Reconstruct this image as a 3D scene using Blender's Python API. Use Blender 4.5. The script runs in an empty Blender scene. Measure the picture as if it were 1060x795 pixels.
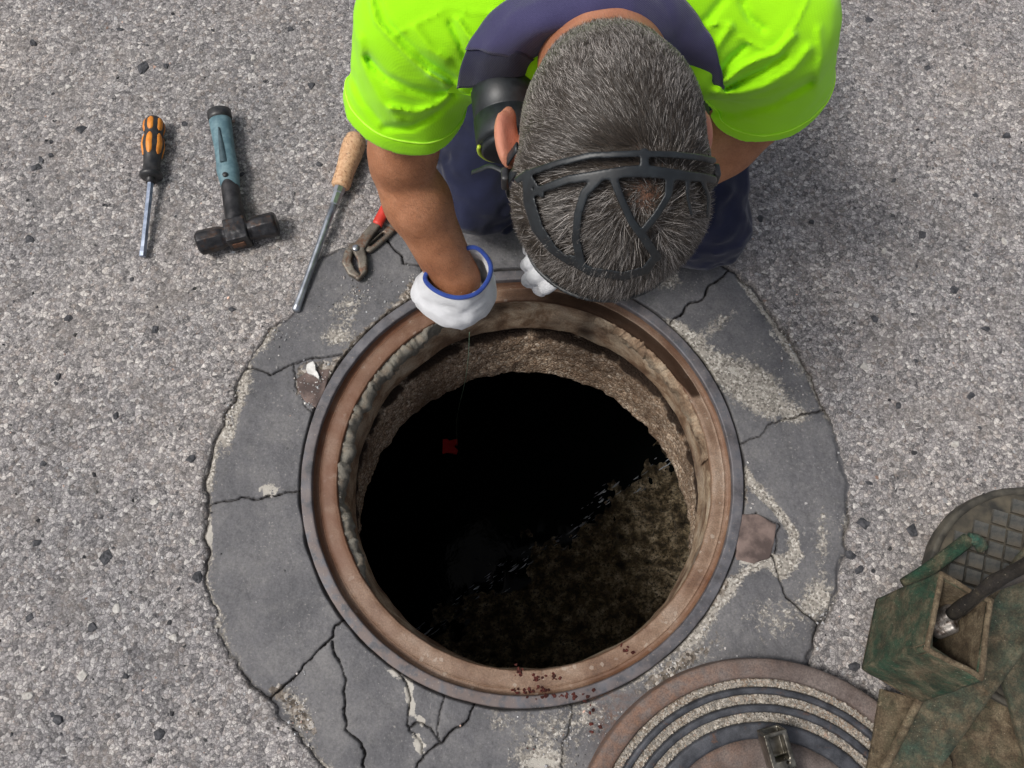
import bpy, math
import numpy as np
from mathutils import Vector

sc = bpy.context.scene
# ------------------------------------------------------------------ camera
TH = math.radians(17.0)
FPX = 883.33
cam_d = bpy.data.cameras.new("camera")
cam = bpy.data.objects.new("camera", cam_d)
sc.collection.objects.link(cam)
cam_d.sensor_width = 36.0
cam_d.lens = 30.0
cam_d.clip_start = 0.02
cam_d.clip_end = 500.0
cam.rotation_euler = (TH, 0, 0)
CAM = np.array([-0.01536, -0.24910, 1.34285])
cam.location = CAM
sc.camera = cam
sc.render.resolution_x = 1024
sc.render.resolution_y = 768
# ------------------------------------------------------------------ sky, sun, exposure
SUN_EL = math.radians(58)
SUN_AZ = math.radians(-100)          # compass style: 0 = +y, negative = towards -x
w = bpy.data.worlds.new("World")
sc.world = w
w.use_nodes = True
nt = w.node_tree
nt.nodes.clear()
sky = nt.nodes.new("ShaderNodeTexSky")
sky.sky_type = 'NISHITA'
sky.sun_disc = False
sky.sun_elevation = SUN_EL
sky.sun_rotation = SUN_AZ
sky.air_density = 1.0
sky.dust_density = 5.0
sky.ozone_density = 1.0
bg = nt.nodes.new("ShaderNodeBackground")
bg.inputs["Strength"].default_value = 0.108
hsv = nt.nodes.new("ShaderNodeHueSaturation")
hsv.inputs["Saturation"].default_value = 0.45
wo = nt.nodes.new("ShaderNodeOutputWorld")
nt.links.new(sky.outputs[0], hsv.inputs["Color"])
nt.links.new(hsv.outputs[0], bg.inputs[0])
nt.links.new(bg.outputs[0], wo.inputs[0])
sun_d = bpy.data.lights.new("sun", 'SUN')
sun_d.energy = 1.95
sun_d.angle = math.radians(13)
sun_d.color = (1.0, 0.965, 0.92)
sun = bpy.data.objects.new("sun", sun_d)
sc.collection.objects.link(sun)
sdir = Vector((math.sin(SUN_AZ) * math.cos(SUN_EL), math.cos(SUN_AZ) * math.cos(SUN_EL), math.sin(SUN_EL)))
sun.rotation_euler = (-sdir).to_track_quat('-Z', 'Y').to_euler()
sun.location = (-2, 0, 4)
sc.view_settings.view_transform = 'Standard'
sc.view_settings.look = 'None'
sc.view_settings.exposure = 0.22
sc.view_settings.gamma = 1.0
try:
    sc.cycles.max_bounces = 6
    sc.cycles.transparent_max_bounces = 4
except Exception:
    pass

# ------------------------------------------------------------------ survey helpers (photo pixel + height -> metres)
S_, C_ = math.sin(TH), math.cos(TH)


def P(px, py, z):
    px = np.asarray(px, float); py = np.asarray(py, float)
    a = (px - 530) / FPX; b = (397.5 - py) / FPX
    r = np.stack([a, S_ + b * C_, -C_ + b * S_], -1)
    t = (np.asarray(z) - CAM[2]) / r[..., 2]
    return CAM + t[..., None] * r


def proj(p):
    d = p - CAM
    t = -C_ * d[..., 2] + S_ * d[..., 1]
    return 530 + FPX * d[..., 0] / t, 397.5 - FPX * (d[..., 1] * C_ + d[..., 2] * S_) / t


def ray(px, py):
    a = (px - 530) / FPX; b = (397.5 - py) / FPX
    r = np.array([a, S_ + b * C_, -C_ + b * S_])
    return r / np.linalg.norm(r)


def circ(cx, cy, r, z):
    t = np.linspace(0, 2 * np.pi, 16, endpoint=False)
    q = P(cx + r * np.cos(t), cy + r * np.sin(t), z)
    c = q.mean(0)
    return c[0], c[1], np.hypot(q[:, 0] - c[0], q[:, 1] - c[1]).mean()


# ------------------------------------------------------------------ noise
def _h(ix, iy, iz, seed):
    n = (ix.astype(np.int64) * 374761393 + iy.astype(np.int64) * 668265263 + iz.astype(np.int64) * 2147483647 + seed * 974634777) & 0xffffffff
    n = ((n ^ (n >> 13)) * 1274126177) & 0xffffffff
    n = ((n ^ (n >> 15)) * 2246822519) & 0xffffffff
    return ((n ^ (n >> 16)) & 0xffff) / 32767.5 - 1.0


def noise(p, scale, seed=0):
    q = p * scale
    if q.shape[-1] == 2:
        q = np.concatenate([q, np.zeros(q.shape[:-1] + (1,))], -1)
    i = np.floor(q).astype(np.int64)
    f = q - i
    u = f * f * (3 - 2 * f)
    r = 0
    for dx in (0, 1):
        for dy in (0, 1):
            for dz in (0, 1):
                ww = (u[..., 0] if dx else 1 - u[..., 0]) * (u[..., 1] if dy else 1 - u[..., 1]) * (u[..., 2] if dz else 1 - u[..., 2])
                r = r + ww * _h(i[..., 0] + dx, i[..., 1] + dy, i[..., 2] + dz, seed)
    return r


def fbm(p, scale, octv=4, seed=0):
    r = 0; a = 0.5
    for k in range(octv):
        r = r + a * noise(p, scale * 2 ** k, seed + k * 17)
        a *= 0.55
    return r


def sstep(a, b, x):
    t = np.clip((x - a) / (b - a), 0, 1)
    return t * t * (3 - 2 * t)


# ------------------------------------------------------------------ object helpers
def mesh_raw(name, V, F, mat=None, parent=None, smooth=True, attrs=None):
    """V (n,3); F list of index arrays, each (m,k)"""
    if not isinstance(F, (list, tuple)):
        F = [F]
    F = [np.asarray(f, np.int32) for f in F if len(f)]
    me = bpy.data.meshes.new(name)
    V = np.asarray(V, np.float32)
    me.vertices.add(len(V))
    me.vertices.foreach_set("co", V.ravel())
    nl = sum(f.size for f in F)
    npoly = sum(len(f) for f in F)
    me.loops.add(nl)
    me.loops.foreach_set("vertex_index", np.concatenate([f.ravel() for f in F]).astype(np.int32))
    me.polygons.add(npoly)
    tot = np.concatenate([np.full(len(f), f.shape[1], np.int32) for f in F])
    st = np.concatenate([[0], np.cumsum(tot)[:-1]]).astype(np.int32)
    me.polygons.foreach_set("loop_start", st)
    me.polygons.foreach_set("loop_total", tot)
    me.polygons.foreach_set("use_smooth", np.full(npoly, bool(smooth)))
    me.update(calc_edges=True)
    if attrs:
        for k, a in attrs.items():
            a = np.asarray(a, np.float32)
            if a.ndim == 1:
                at = me.attributes.new(k, 'FLOAT', 'POINT')
                at.data.foreach_set("value", a)
            else:
                if a.shape[1] == 3:
                    a = np.concatenate([a, np.ones((len(a), 1), np.float32)], 1)
                at = me.attributes.new(k, 'FLOAT_COLOR', 'POINT')
                at.data.foreach_set("color", a.ravel())
    if mat:
        me.materials.append(mat)
    return link(name, me, parent)


def link(name, me, parent=None):
    o = bpy.data.objects.new(name, me)
    sc.collection.objects.link(o)
    if parent is not None:
        o.parent = parent
        o.matrix_parent_inverse = parent.matrix_world.inverted() if False else Mi(parent)
    return o


def Mi(parent):
    from mathutils import Matrix
    m = Matrix.Translation(Vector(parent['base']) if 'base' in parent else Vector((0, 0, 0)))
    return m.inverted()


def thing(name, label, cat, loc, group=None):
    o = bpy.data.objects.new(name, None)
    sc.collection.objects.link(o)
    o.location = [float(v) for v in loc]
    o['base'] = [float(v) for v in loc]
    o.empty_display_size = 0.05
    tag(o, label, cat, group)
    return o


def tag(o, label, cat, group=None):
    o['label'] = label; o['category'] = cat
    if group:
        o['group'] = group
    return o


def kind(o, k, label=None):
    o['kind'] = k
    if label:
        o['label'] = label
    return o


def quads_grid(nu, nv, wrap_u=False):
    iu = np.arange(nu if wrap_u else nu - 1)
    iv = np.arange(nv - 1)
    a, b = np.meshgrid(iu, iv, indexing='ij')
    a2 = (a + 1) % nu
    return np.stack([a * nv + b, a2 * nv + b, a2 * nv + b + 1, a * nv + b + 1], -1).reshape(-1, 4)


def boxmesh(name, A, mat, parent=None, smooth=False, bevel=0.0, attrs=None):
    """A: 8 corners bottom 4 (ccw) then top 4"""
    F = np.array([[3, 2, 1, 0], [4, 5, 6, 7], [0, 1, 5, 4], [1, 2, 6, 5], [2, 3, 7, 6], [3, 0, 4, 7]])
    o = mesh_raw(name, np.asarray(A), [F], mat, parent, smooth, attrs)
    if bevel:
        m = o.modifiers.new("bevel", 'BEVEL'); m.width = bevel; m.segments = 2
        m.limit_method = 'NONE'
    return o


def prism(name, poly, z0, z1, mat, parent=None, bevel=0.0):
    """poly (n,3) xy used; z0/z1 scalars or arrays"""
    poly = np.asarray(poly); n = len(poly)
    # force ccw
    ar = np.sum(poly[:, 0] * np.roll(poly[:, 1], -1) - np.roll(poly[:, 0], -1) * poly[:, 1])
    z0 = np.broadcast_to(z0, n).astype(float); z1 = np.broadcast_to(z1, n).astype(float)
    if ar < 0:
        poly = poly[::-1]; z0 = z0[::-1]; z1 = z1[::-1]
    V = np.concatenate([np.c_[poly[:, :2], z0], np.c_[poly[:, :2], z1]])
    side = np.array([[i, (i + 1) % n, n + (i + 1) % n, n + i] for i in range(n)])
    o = mesh_raw(name, V, [side, np.arange(n)[::-1][None], (np.arange(n) + n)[None]], mat, parent, False)
    if bevel:
        m = o.modifiers.new("bevel", 'BEVEL'); m.width = bevel; m.segments = 2
        m.limit_method = 'ANGLE'; m.angle_limit = math.radians(25)
    return o


def frame_of(d):
    d = np.asarray(d, float); d = d / np.linalg.norm(d)
    a = np.array([0, 0, 1.0]) if abs(d[2]) < 0.9 else np.array([1.0, 0, 0])
    u = np.cross(a, d); u /= np.linalg.norm(u)
    v = np.cross(d, u)
    return u, v, d


def rod(name, A, B, prof, mat, parent=None, n=28, squash=1.0, smooth=True, amp=0.0, shape=None, attrs=None):
    """lathe about A->B. prof = [(metres along, radius)...]. squash scales thickness (v axis)"""
    A = np.asarray(A, float); B = np.asarray(B, float)
    u, v, d = frame_of(B - A)
    prof = np.asarray(prof, float)
    t = np.linspace(0, 2 * np.pi, n, endpoint=False)
    rr = prof[:, 1][None, :] * (1 if shape is None else shape(t[:, None], prof[:, 0][None, :]))
    V = A + d * prof[:, 0][None, :, None] + (u * np.cos(t)[:, None, None] + v * squash * np.sin(t)[:, None, None]) * rr[..., None]
    V = V.reshape(-1, 3)
    if amp:
        V = V + (noise(V, 120, 5) * amp)[:, None] * 0.7
    m = len(prof)
    F = [quads_grid(n, m, True)]
    caps = []
    caps.append((np.arange(n) * m)[::-1][None]); caps.append((np.arange(n) * m + m - 1)[None])
    return mesh_raw(name, V, F + caps, mat, parent, smooth, attrs)


def tube(name, pts, rad, mat, parent=None, n=10, smooth=True, squash=1.0, up=None):
    pts = np.asarray(pts, float); k = len(pts)
    rad = np.broadcast_to(rad, k)
    T = np.gradient(pts, axis=0); T /= np.linalg.norm(T, axis=1)[:, None]
    up = np.array([0, 0, 1.0]) if up is None else np.asarray(up, float)
    u = np.cross(up, T); ln = np.linalg.norm(u, axis=1)[:, None]
    u = np.where(ln > 1e-3, u / np.maximum(ln, 1e-6), np.array([1.0, 0, 0]))
    v = np.cross(T, u)
    t = np.linspace(0, 2 * np.pi, n, endpoint=False)
    V = pts[None] + (u[None] * np.cos(t)[:, None, None] + squash * v[None] * np.sin(t)[:, None, None]) * rad[None, :, None]
    F = [quads_grid(n, k, True), (np.arange(n) * k)[::-1][None], (np.arange(n) * k + k - 1)[None]]
    return mesh_raw(name, V.reshape(-1, 3), F, mat, parent, smooth)


def catmull(pts, per=8):
    pts = np.asarray(pts, float)
    q = np.concatenate([[2 * pts[0] - pts[1]], pts, [2 * pts[-1] - pts[-2]]])
    out = []
    for i in range(1, len(q) - 2):
        t = np.linspace(0, 1, per, endpoint=False)[:, None]
        a, b, c, d = q[i - 1], q[i], q[i + 1], q[i + 2]
        out.append(0.5 * ((2 * b) + (-a + c) * t + (2 * a - 5 * b + 4 * c - d) * t ** 2 + (-a + 3 * b - 3 * c + d) * t ** 3))
    out.append(pts[-1][None])
    return np.concatenate(out)


# ------------------------------------------------------------------ signed distance modelling (sparse surface nets)
def cone(p, a, b, r1, r2):
    a = np.asarray(a, float); b = np.asarray(b, float)
    ab = b - a
    t = np.clip(((p - a) @ ab) / (ab @ ab), 0, 1)
    return np.linalg.norm(p - a - t[:, None] * ab, axis=1) - (r1 + (r2 - r1) * t)


def ell(p, c, r, R=None):
    q = p - np.asarray(c)
    if R is not None:
        q = q @ np.asarray(R).T
    r = np.asarray(r, float)
    k0 = np.linalg.norm(q / r, axis=1); k1 = np.linalg.norm(q / (r * r), axis=1) + 1e-9
    return k0 * (k0 - 1) / k1


def rbox(p, c, h, R=None, rd=0.0):
    q = p - np.asarray(c)
    if R is not None:
        q = q @ np.asarray(R).T
    q = np.abs(q) - (np.asarray(h) - rd)
    return np.linalg.norm(np.maximum(q, 0), axis=1) + np.minimum(q.max(1), 0) - rd


def smin(a, b, k):
    h = np.maximum(k - np.abs(a - b), 0) / k
    return np.minimum(a, b) - h * h * k * 0.25


def smax(a, b, k):
    return -smin(-a, -b, k)


def poly_d(p2, pts, rad=None):
    """distance from 2-D points to polyline (optionally minus interpolated radius)"""
    best = np.full(len(p2), 1e9)
    pts = np.asarray(pts, float)
    for i in range(len(pts) - 1):
        a, b = pts[i], pts[i + 1]; ab = b - a
        t = np.clip(((p2 - a) @ ab) / (ab @ ab + 1e-12), 0, 1)
        d = np.linalg.norm(p2 - a - t[:, None] * ab, axis=1)
        if rad is not None:
            d = d - (rad[i] + (rad[i + 1] - rad[i]) * t)
        best = np.minimum(best, d)
    return best


def sdf_mesh(name, fn, lo, hi, h, mat, parent=None, smooth=True, attrfn=None, levels=3, lip=1.7, data=False):
    lo = np.asarray(lo, float); hi = np.asarray(hi, float)
    H = h * 2 ** levels
    n = np.ceil((hi - lo) / H).astype(int)
    g = np.stack(np.meshgrid(*[np.arange(k) for k in n], indexing='ij'), -1).reshape(-1, 3)
    off = np.array([[i, j, k] for i in (0, 1) for j in (0, 1) for k in (0, 1)])
    s = H
    for l in range(levels):
        d = fn(lo + (g + 0.5) * s)
        g = g[np.abs(d) < s * 0.87 * lip]
        g = (g[:, None, :] * 2 + off[None]).reshape(-1, 3)
        s *= 0.5
    N = (n * 2 ** levels + 3).astype(np.int64)
    key = lambda a: (a[..., 0].astype(np.int64) * N[1] + a[..., 1]) * N[2] + a[..., 2]
    ck = key(g[:, None, :] + off[None])
    uk, inv = np.unique(ck.ravel(), return_inverse=True)
    uc = np.stack([uk // (N[1] * N[2]), (uk // N[2]) % N[1], uk % N[2]], -1)
    val = fn(lo + uc * h)
    cv = val[inv].reshape(-1, 8)
    act = (cv.min(1) < 0) & (cv.max(1) >= 0)
    g = g[act]; cv = cv[act]
    k0 = key(g); o = np.argsort(k0); g = g[o]; cv = cv[o]; k0 = k0[o]
    E = [(a, b) for a in range(8) for b in range(a + 1, 8) if np.abs(off[a] - off[b]).sum() == 1]
    acc = np.zeros((len(g), 3)); cnt = np.zeros(len(g))
    for a, b in E:
        m = (cv[:, a] < 0) != (cv[:, b] < 0)
        t = cv[:, a] / (cv[:, a] - cv[:, b] + 1e-12)
        pt = off[a] + (off[b] - off[a]) * t[:, None]
        acc[m] += pt[m]; cnt[m] += 1
    V = lo + (g + acc / cnt[:, None]) * h
    F = []
    for ax in range(3):
        b = 4 >> ax
        m = (cv[:, 0] < 0) != (cv[:, b] < 0)
        gi = g[m]; s0 = cv[m, 0] < 0
        e1 = np.zeros(3, int); e1[(ax + 1) % 3] = 1
        e2 = np.zeros(3, int); e2[(ax + 2) % 3] = 1
        ids = []
        ok = np.ones(len(gi), bool)
        for dlt in (0 * e1, e1, e1 + e2, e2):
            kk = key(gi - dlt)
            j = np.clip(np.searchsorted(k0, kk), 0, len(k0) - 1)
            ok &= (k0[j] == kk)
            ids.append(j)
        q = np.stack(ids, -1)
        q = np.where(s0[:, None], q, q[:, ::-1])
        F.append(q[ok])
    F = np.concatenate(F)
    at = attrfn(V) if attrfn else None
    if data:
        return V, F
    return mesh_raw(name, V, [F], mat, parent, smooth, at)


def trace(px, py, fn, t0=0.35, t1=1.6):
    r = ray(px, py); t = t0
    for i in range(90):
        d = fn((CAM + r * t)[None])[0]
        if d < 0.0004:
            break
        t += d * 0.7
        if t > t1:
            return None
    return CAM + r * t


# ------------------------------------------------------------------ materials
class M:
    def __init__(self, name, rough=0.7, metal=0.0, spec=0.5):
        self.m = bpy.data.materials.new(name)
        self.m.use_nodes = True
        self.t = self.m.node_tree
        self.b = self.t.nodes["Principled BSDF"]
        self.b.inputs["Roughness"].default_value = rough
        self.b.inputs["Metallic"].default_value = metal
        self.b.inputs["Specular IOR Level"].default_value = spec
        self.co = self.t.nodes.new("ShaderNodeTexCoord").outputs["Object"]

    def new(self, k): return self.t.nodes.new("ShaderNode" + k)

    def lk(self, a, b): self.t.links.new(a, b)

    def noise(self, scale, detail=4, rough=0.55, dist=0.0, fac=True, vec=None):
        n = self.new("TexNoise"); n.inputs["Scale"].default_value = scale
        n.inputs["Detail"].default_value = detail; n.inputs["Roughness"].default_value = rough
        n.inputs["Distortion"].default_value = dist
        self.lk(vec or self.co, n.inputs["Vector"])
        return n.outputs["Fac" if fac else "Color"]

    def vor(self, scale, out="Color", feature='F1', vec=None, rnd=1.0):
        n = self.new("TexVoronoi"); n.inputs["Scale"].default_value = scale
        n.feature = feature; n.inputs["Randomness"].default_value = rnd
        self.lk(vec or self.co, n.inputs["Vector"])
        return n.outputs[out]

    def ramp(self, x, stops, interp='LINEAR'):
        n = self.new("ValToRGB"); n.color_ramp.interpolation = interp
        e = n.color_ramp.elements
        while len(e) > len(stops): e.remove(e[-1])
        while len(e) < len(stops): e.new(0.5)
        for i, (p, c) in enumerate(stops):
            e[i].position = p
            e[i].color = (c, c, c, 1) if np.isscalar(c) else (*c, 1)
        self.lk(x, n.inputs[0])
        return n.outputs[0]

    def mix(self, f, a, b, mode='MIX'):
        n = self.new("Mix"); n.data_type = 'RGBA'; n.blend_type = mode
        for i, x in ((0, f), (6, a), (7, b)):
            if hasattr(x, 'links'): self.lk(x, n.inputs[i])
            elif np.isscalar(x): n.inputs[i].default_value = x if i == 0 else (x, x, x, 1)
            else: n.inputs[i].default_value = (*x, 1)
        return n.outputs[2]

    def math(self, op, a, b=0.0, clamp=False):
        n = self.new("Math"); n.operation = op; n.use_clamp = clamp
        for i, x in ((0, a), (1, b)):
            if hasattr(x, 'links'): self.lk(x, n.inputs[i])
            else: n.inputs[i].default_value = x
        return n.outputs[0]

    def attr(self, name, fac=True):
        n = self.new("Attribute"); n.attribute_name = name
        return n.outputs["Fac" if fac else "Color"]

    def bw(self, c):
        n = self.new("RGBToBW"); self.lk(c, n.inputs[0]); return n.outputs[0]

    def sep(self, c, i=0):
        n = self.new("SeparateColor"); self.lk(c, n.inputs[0]); return n.outputs[i]

    def stretch(self, sx, sy, sz):
        n = self.new("Mapping"); n.inputs["Scale"].default_value = (sx, sy, sz)
        self.lk(self.co, n.inputs[0]); return n.outputs[0]

    def color(self, c):
        if hasattr(c, 'links'): self.lk(c, self.b.inputs["Base Color"])
        else: self.b.inputs["Base Color"].default_value = (*c, 1)
        return self

    def rough(self, c):
        if hasattr(c, 'links'): self.lk(c, self.b.inputs["Roughness"])
        else: self.b.inputs["Roughness"].default_value = c
        return self

    def bump(self, hgt, strength=0.5, dist=0.002, prev=None):
        n = self.new("Bump"); n.inputs["Strength"].default_value = strength
        n.inputs["Distance"].default_value = dist
        self.lk(hgt, n.inputs["Height"])
        if prev is not None: self.lk(prev, n.inputs["Normal"])
        self.lk(n.outputs[0], self.b.inputs["Normal"])
        return n.outputs[0]


def simple(name, c1, c2, scale=60, rough=0.6, metal=0.0, bump=0.3, bd=0.0006, spec=0.5, detail=5, lo=0.4, hi=0.62):
    m = M(name, rough, metal, spec)
    n = m.noise(scale, detail, 0.6)
    m.color(m.mix(m.ramp(n, [(lo, 0), (hi, 1)]), c1, c2))
    if bump:
        m.bump(m.noise(scale * 4, 4), bump, bd)
    return m.m


def mat_asphalt():
    m = M("worn_asphalt", 0.9, 0, 0.25)
    wv = m.new("VectorMath"); wv.operation = 'ADD'
    nz = m.noise(70, 3, fac=False)
    sc_ = m.new("VectorMath"); sc_.operation = 'SCALE'; sc_.inputs["Scale"].default_value = 0.006
    m.lk(nz, sc_.inputs[0]); m.lk(m.co, wv.inputs[0]); m.lk(sc_.outputs[0], wv.inputs[1])
    vec = wv.outputs[0]
    c1 = m.sep(m.vor(155, vec=vec), 0)
    hue = m.sep(m.vor(155, vec=vec), 1)
    c2 = m.sep(m.vor(370, vec=vec), 0)
    st1 = m.ramp(c1, [(0, (.05, .049, .052)), (.25, (.15, .146, .150)), (.55, (.275, .266, .268)), (.85, (.41, .395, .39)), (1, (.66, .64, .61))])
    st2 = m.ramp(c2, [(0, (.05, .05, .055)), (.3, (.17, .165, .165)), (.7, (.31, .30, .295)), (1, (.56, .55, .52))])
    warm = m.mix(m.ramp(hue, [(.75, 0), (.9, .35)]), st1, (.33, .26, .21))
    base = m.mix(0.42, warm, st2)
    e = m.vor(155, "Distance", 'DISTANCE_TO_EDGE', vec=vec)
    base = m.mix(m.ramp(e, [(0.0, .65), (.13, 0)]), base, (.085, .082, .085))
    fine = m.noise(900, 2, .7)
    base = m.mix(.55, base, m.ramp(fine, [(.32, .02), (.5, .5), (.68, 1)]), 'OVERLAY')
    big = m.noise(2.2, 5, .6)
    base = m.mix(1.0, base, m.ramp(big, [(.3, (.80, .80, .82)), (.5, (1.05, 1.02, 1.01)), (.7, (1.24, 1.18, 1.13))]), 'MULTIPLY')
    mid = m.noise(14, 4, .6)
    base = m.mix(m.ramp(mid, [(.5, 0), (.72, .45)]), base, (.17, .15, .135))
    base = m.mix(m.ramp(m.noise(5, 6, .7, .8), [(.56, 0), (.7, .4)]), base, (.11, .108, .11))
    base = m.mix(m.math('MULTIPLY', m.attr("dirt"), .8), base, (.055, .045, .04))
    m.color(base)
    h = m.math('ADD', m.math('MULTIPLY', c1, .5), m.math('MULTIPLY', e, 1.4))
    h = m.math('ADD', h, m.math('MULTIPLY', c2, .55))
    m.bump(h, .7, .0018)
    return m.m


def mat_collar():
    m = M("dark_collar_concrete", .82, 0, .3)
    n = m.noise(9, 5, .6)
    c = m.ramp(n, [(.3, (.070, .070, .075)), (.5, (.110, .108, .114)), (.7, (.165, .160, .160))])
    c = m.mix(m.ramp(m.noise(34, 6, .75), [(.48, 0), (.72, .45)]), c, (.185, .178, .172))
    c = m.mix(m.ramp(m.noise(21, 6, .75, .8), [(.30, .5), (.46, 0)]), c, (.045, .044, .048))
    f = m.noise(260, 4, .7)
    c = m.mix(.35, c, m.ramp(f, [(.3, .15), (.5, .5), (.72, .85)]), 'OVERLAY')
    spk = m.ramp(m.math('ADD', m.noise(260, 2, .5), m.math('MULTIPLY', m.noise(12, 3), .35)), [(.86, 0), (.93, .55)])
    c = m.mix(spk, c, (.30, .28, .25))
    # worn paste with pale sand showing
    wr = m.attr("wear")
    nn = m.noise(130, 5, .75, .6)
    wn = m.math('ADD', wr, m.math('MULTIPLY', m.math('SUBTRACT', nn, .5), 1.5))
    wn = m.ramp(wn, [(.42, 0), (.62, 1)])
    sand = m.ramp(m.sep(m.vor(330), 0), [(0, (.13, .115, .10)), (.35, (.26, .24, .21)), (.75, (.37, .34, .30)), (1, (.55, .52, .47))])
    c = m.mix(wn, c, sand)
    mo = m.math('ADD', m.attr("mortar"), m.math('MULTIPLY', m.math('SUBTRACT', m.noise(120, 5, .7), .5), 1.5))
    mo = m.ramp(mo, [(.46, 0), (.56, 1)])
    c = m.mix(mo, c, m.mix(m.noise(60, 4), (.30, .275, .235), (.50, .475, .43)))
    gr = m.math('ADD', m.attr("grit"), m.math('MULTIPLY', m.math('SUBTRACT', m.noise(100, 5, .7), .5), 1.2))
    gr = m.ramp(gr, [(.45, 0), (.6, 1)])
    grit = m.ramp(m.sep(m.vor(210), 0), [(0, (.05, .04, .032)), (.4, (.15, .125, .1)), (.8, (.27, .235, .2)), (1, (.45, .42, .38))])
    c = m.mix(gr, c, grit)
    c = m.mix(m.math('MULTIPLY', m.attr("dirt"), .92), c, (.012, .01, .009))
    rs = m.math('MULTIPLY', m.attr("rust"), m.ramp(m.noise(160, 4), [(.42, 0), (.55, .9)]))
    c = m.mix(rs, c, (.16, .07, .035))
    m.color(c)
    rgh = m.ramp(wn, [(0, .62), (1, .95)]); m.rough(rgh)
    h = m.math('ADD', m.math('MULTIPLY', m.noise(330, 5, .7), 1.6), m.math('MULTIPLY', wn, m.math('MULTIPLY', m.noise(600, 3), 2.2)))
    h = m.math('ADD', h, m.math('MULTIPLY', gr, m.math('MULTIPLY', m.vor(210, "Distance"), -2.0)))
    m.bump(h, .55, .0011)
    return m.m


def mat_frame():
    m = M("rusted_cast_iron", .62, .0, .45)
    n = m.noise(16, 6, .65, .4)
    c = m.ramp(n, [(.28, (.085, .050, .033)), (.43, (.155, .092, .058)), (.56, (.225, .150, .102)), (.75, (.29, .225, .175))])
    f = m.noise(420, 4, .7)
    c = m.mix(.5, c, m.ramp(f, [(.3, .1), (.5, .5), (.72, .9)]), 'OVERLAY')
    spk = m.ramp(m.sep(m.vor(190), 0), [(.97, 0), (.985, 1)])
    c = m.mix(m.math('MULTIPLY', spk, .5), c, (.4, .34, .28))
    c = m.mix(m.math('MULTIPLY', m.attr("rust"), m.ramp(m.noise(30, 4), [(.3, .6), (.6, 1)])), c, (.125, .046, .019))
    c = m.mix(m.math('MULTIPLY', m.attr("wet_shade"), .93), c, m.mix(m.noise(25, 4), (.012, .007, .005), (.035, .018, .011)))
    m.color(c)
    rr = m.mix(m.attr("wet_shade"), m.ramp(n, [(.3, .75), (.7, .58)]), .3)
    m.rough(m.math('ADD', m.math('MULTIPLY', m.attr('wet_shade'), .22), .58))
    m.lk(m.math('SUBTRACT', .45, m.math('MULTIPLY', m.attr('wet_shade'), .40)), m.b.inputs['Specular IOR Level'])
    m.bump(m.math('ADD', m.noise(300, 5, .7), m.math('MULTIPLY', m.noise(50, 3), 1.5)), .4, .0008)
    return m.m


def mat_rim():
    m = M("worn_steel_rim", .55, .2, .5)
    n = m.noise(35, 5, .65)
    c = m.ramp(n, [(.3, (.045, .043, .046)), (.45, (.080, .080, .090)), (.6, (.125, .126, .140)), (.75, (.19, .185, .19))])
    c = m.mix(m.math('MULTIPLY', m.attr("rust"), m.ramp(m.noise(70, 5), [(.38, 0), (.55, 1)])), c, (.13, .095, .082))
    spk = m.ramp(m.noise(260, 4), [(.62, 0), (.7, .7)])
    c = m.mix(spk, c, (.24, .2, .17))
    m.color(c)
    m.bump(m.noise(260, 4, .7), .35, .0006)
    return m.m


def mat_neck():
    m = M("exposed_aggregate_concrete", .92, 0, .2)
    vec = m.co
    c1 = m.sep(m.vor(150), 0)
    c2 = m.sep(m.vor(330), 0)
    s1 = m.ramp(c1, [(0, (.09, .055, .034)), (.35, (.31, .21, .135)), (.7, (.52, .40, .29)), (1, (.72, .62, .50))])
    s2 = m.ramp(c2, [(0, (.07, .042, .026)), (.5, (.38, .27, .185)), (1, (.70, .58, .45))])
    c = m.mix(.45, s1, s2)
    e = m.vor(150, "Distance", 'DISTANCE_TO_EDGE')
    c = m.mix(m.ramp(e, [(0, .7), (.14, 0)]), c, (.07, .045, .03))
    c = m.mix(m.ramp(m.noise(9, 4), [(.45, 0), (.68, .75)]), c, (.085, .05, .03))
    c = m.mix(m.attr("wet_shade"), c, (.02, .012, .008))
    m.color(c)
    m.bump(m.math('ADD', m.math('MULTIPLY', e, 1.5), c2), .9, .003)
    return m.m


def mat_throat():
    m = M("stained_throat_plaster", .75, 0, .35)
    n = m.noise(22, 6, .65, .5)
    c = m.ramp(n, [(.3, (.10, .060, .036)), (.43, (.22, .140, .085)), (.56, (.38, .29, .20)), (.8, (.52, .44, .35))])
    c = m.mix(.45, c, m.ramp(m.noise(300, 4, .7), [(.3, .1), (.5, .5), (.72, .9)]), 'OVERLAY')
    c = m.mix(m.math('MULTIPLY', m.attr("rust"), m.ramp(m.noise(18, 4, .6, .5), [(.35, .3), (.6, 1)])), c, (.085, .04, .022))
    c = m.mix(m.attr("wet_shade"), c, (.012, .007, .005))
    c = m.mix(m.math('MULTIPLY', m.attr("grey"), m.ramp(m.noise(60, 4), [(.3, .6), (.5, 1)])), c, m.mix(m.noise(110, 4), (.10, .092, .075), (.26, .24, .2)))
    m.color(c)
    m.bump(m.math('ADD', m.noise(140, 5, .7), m.noise(500, 3)), .7, .0016)
    return m.m


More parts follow.
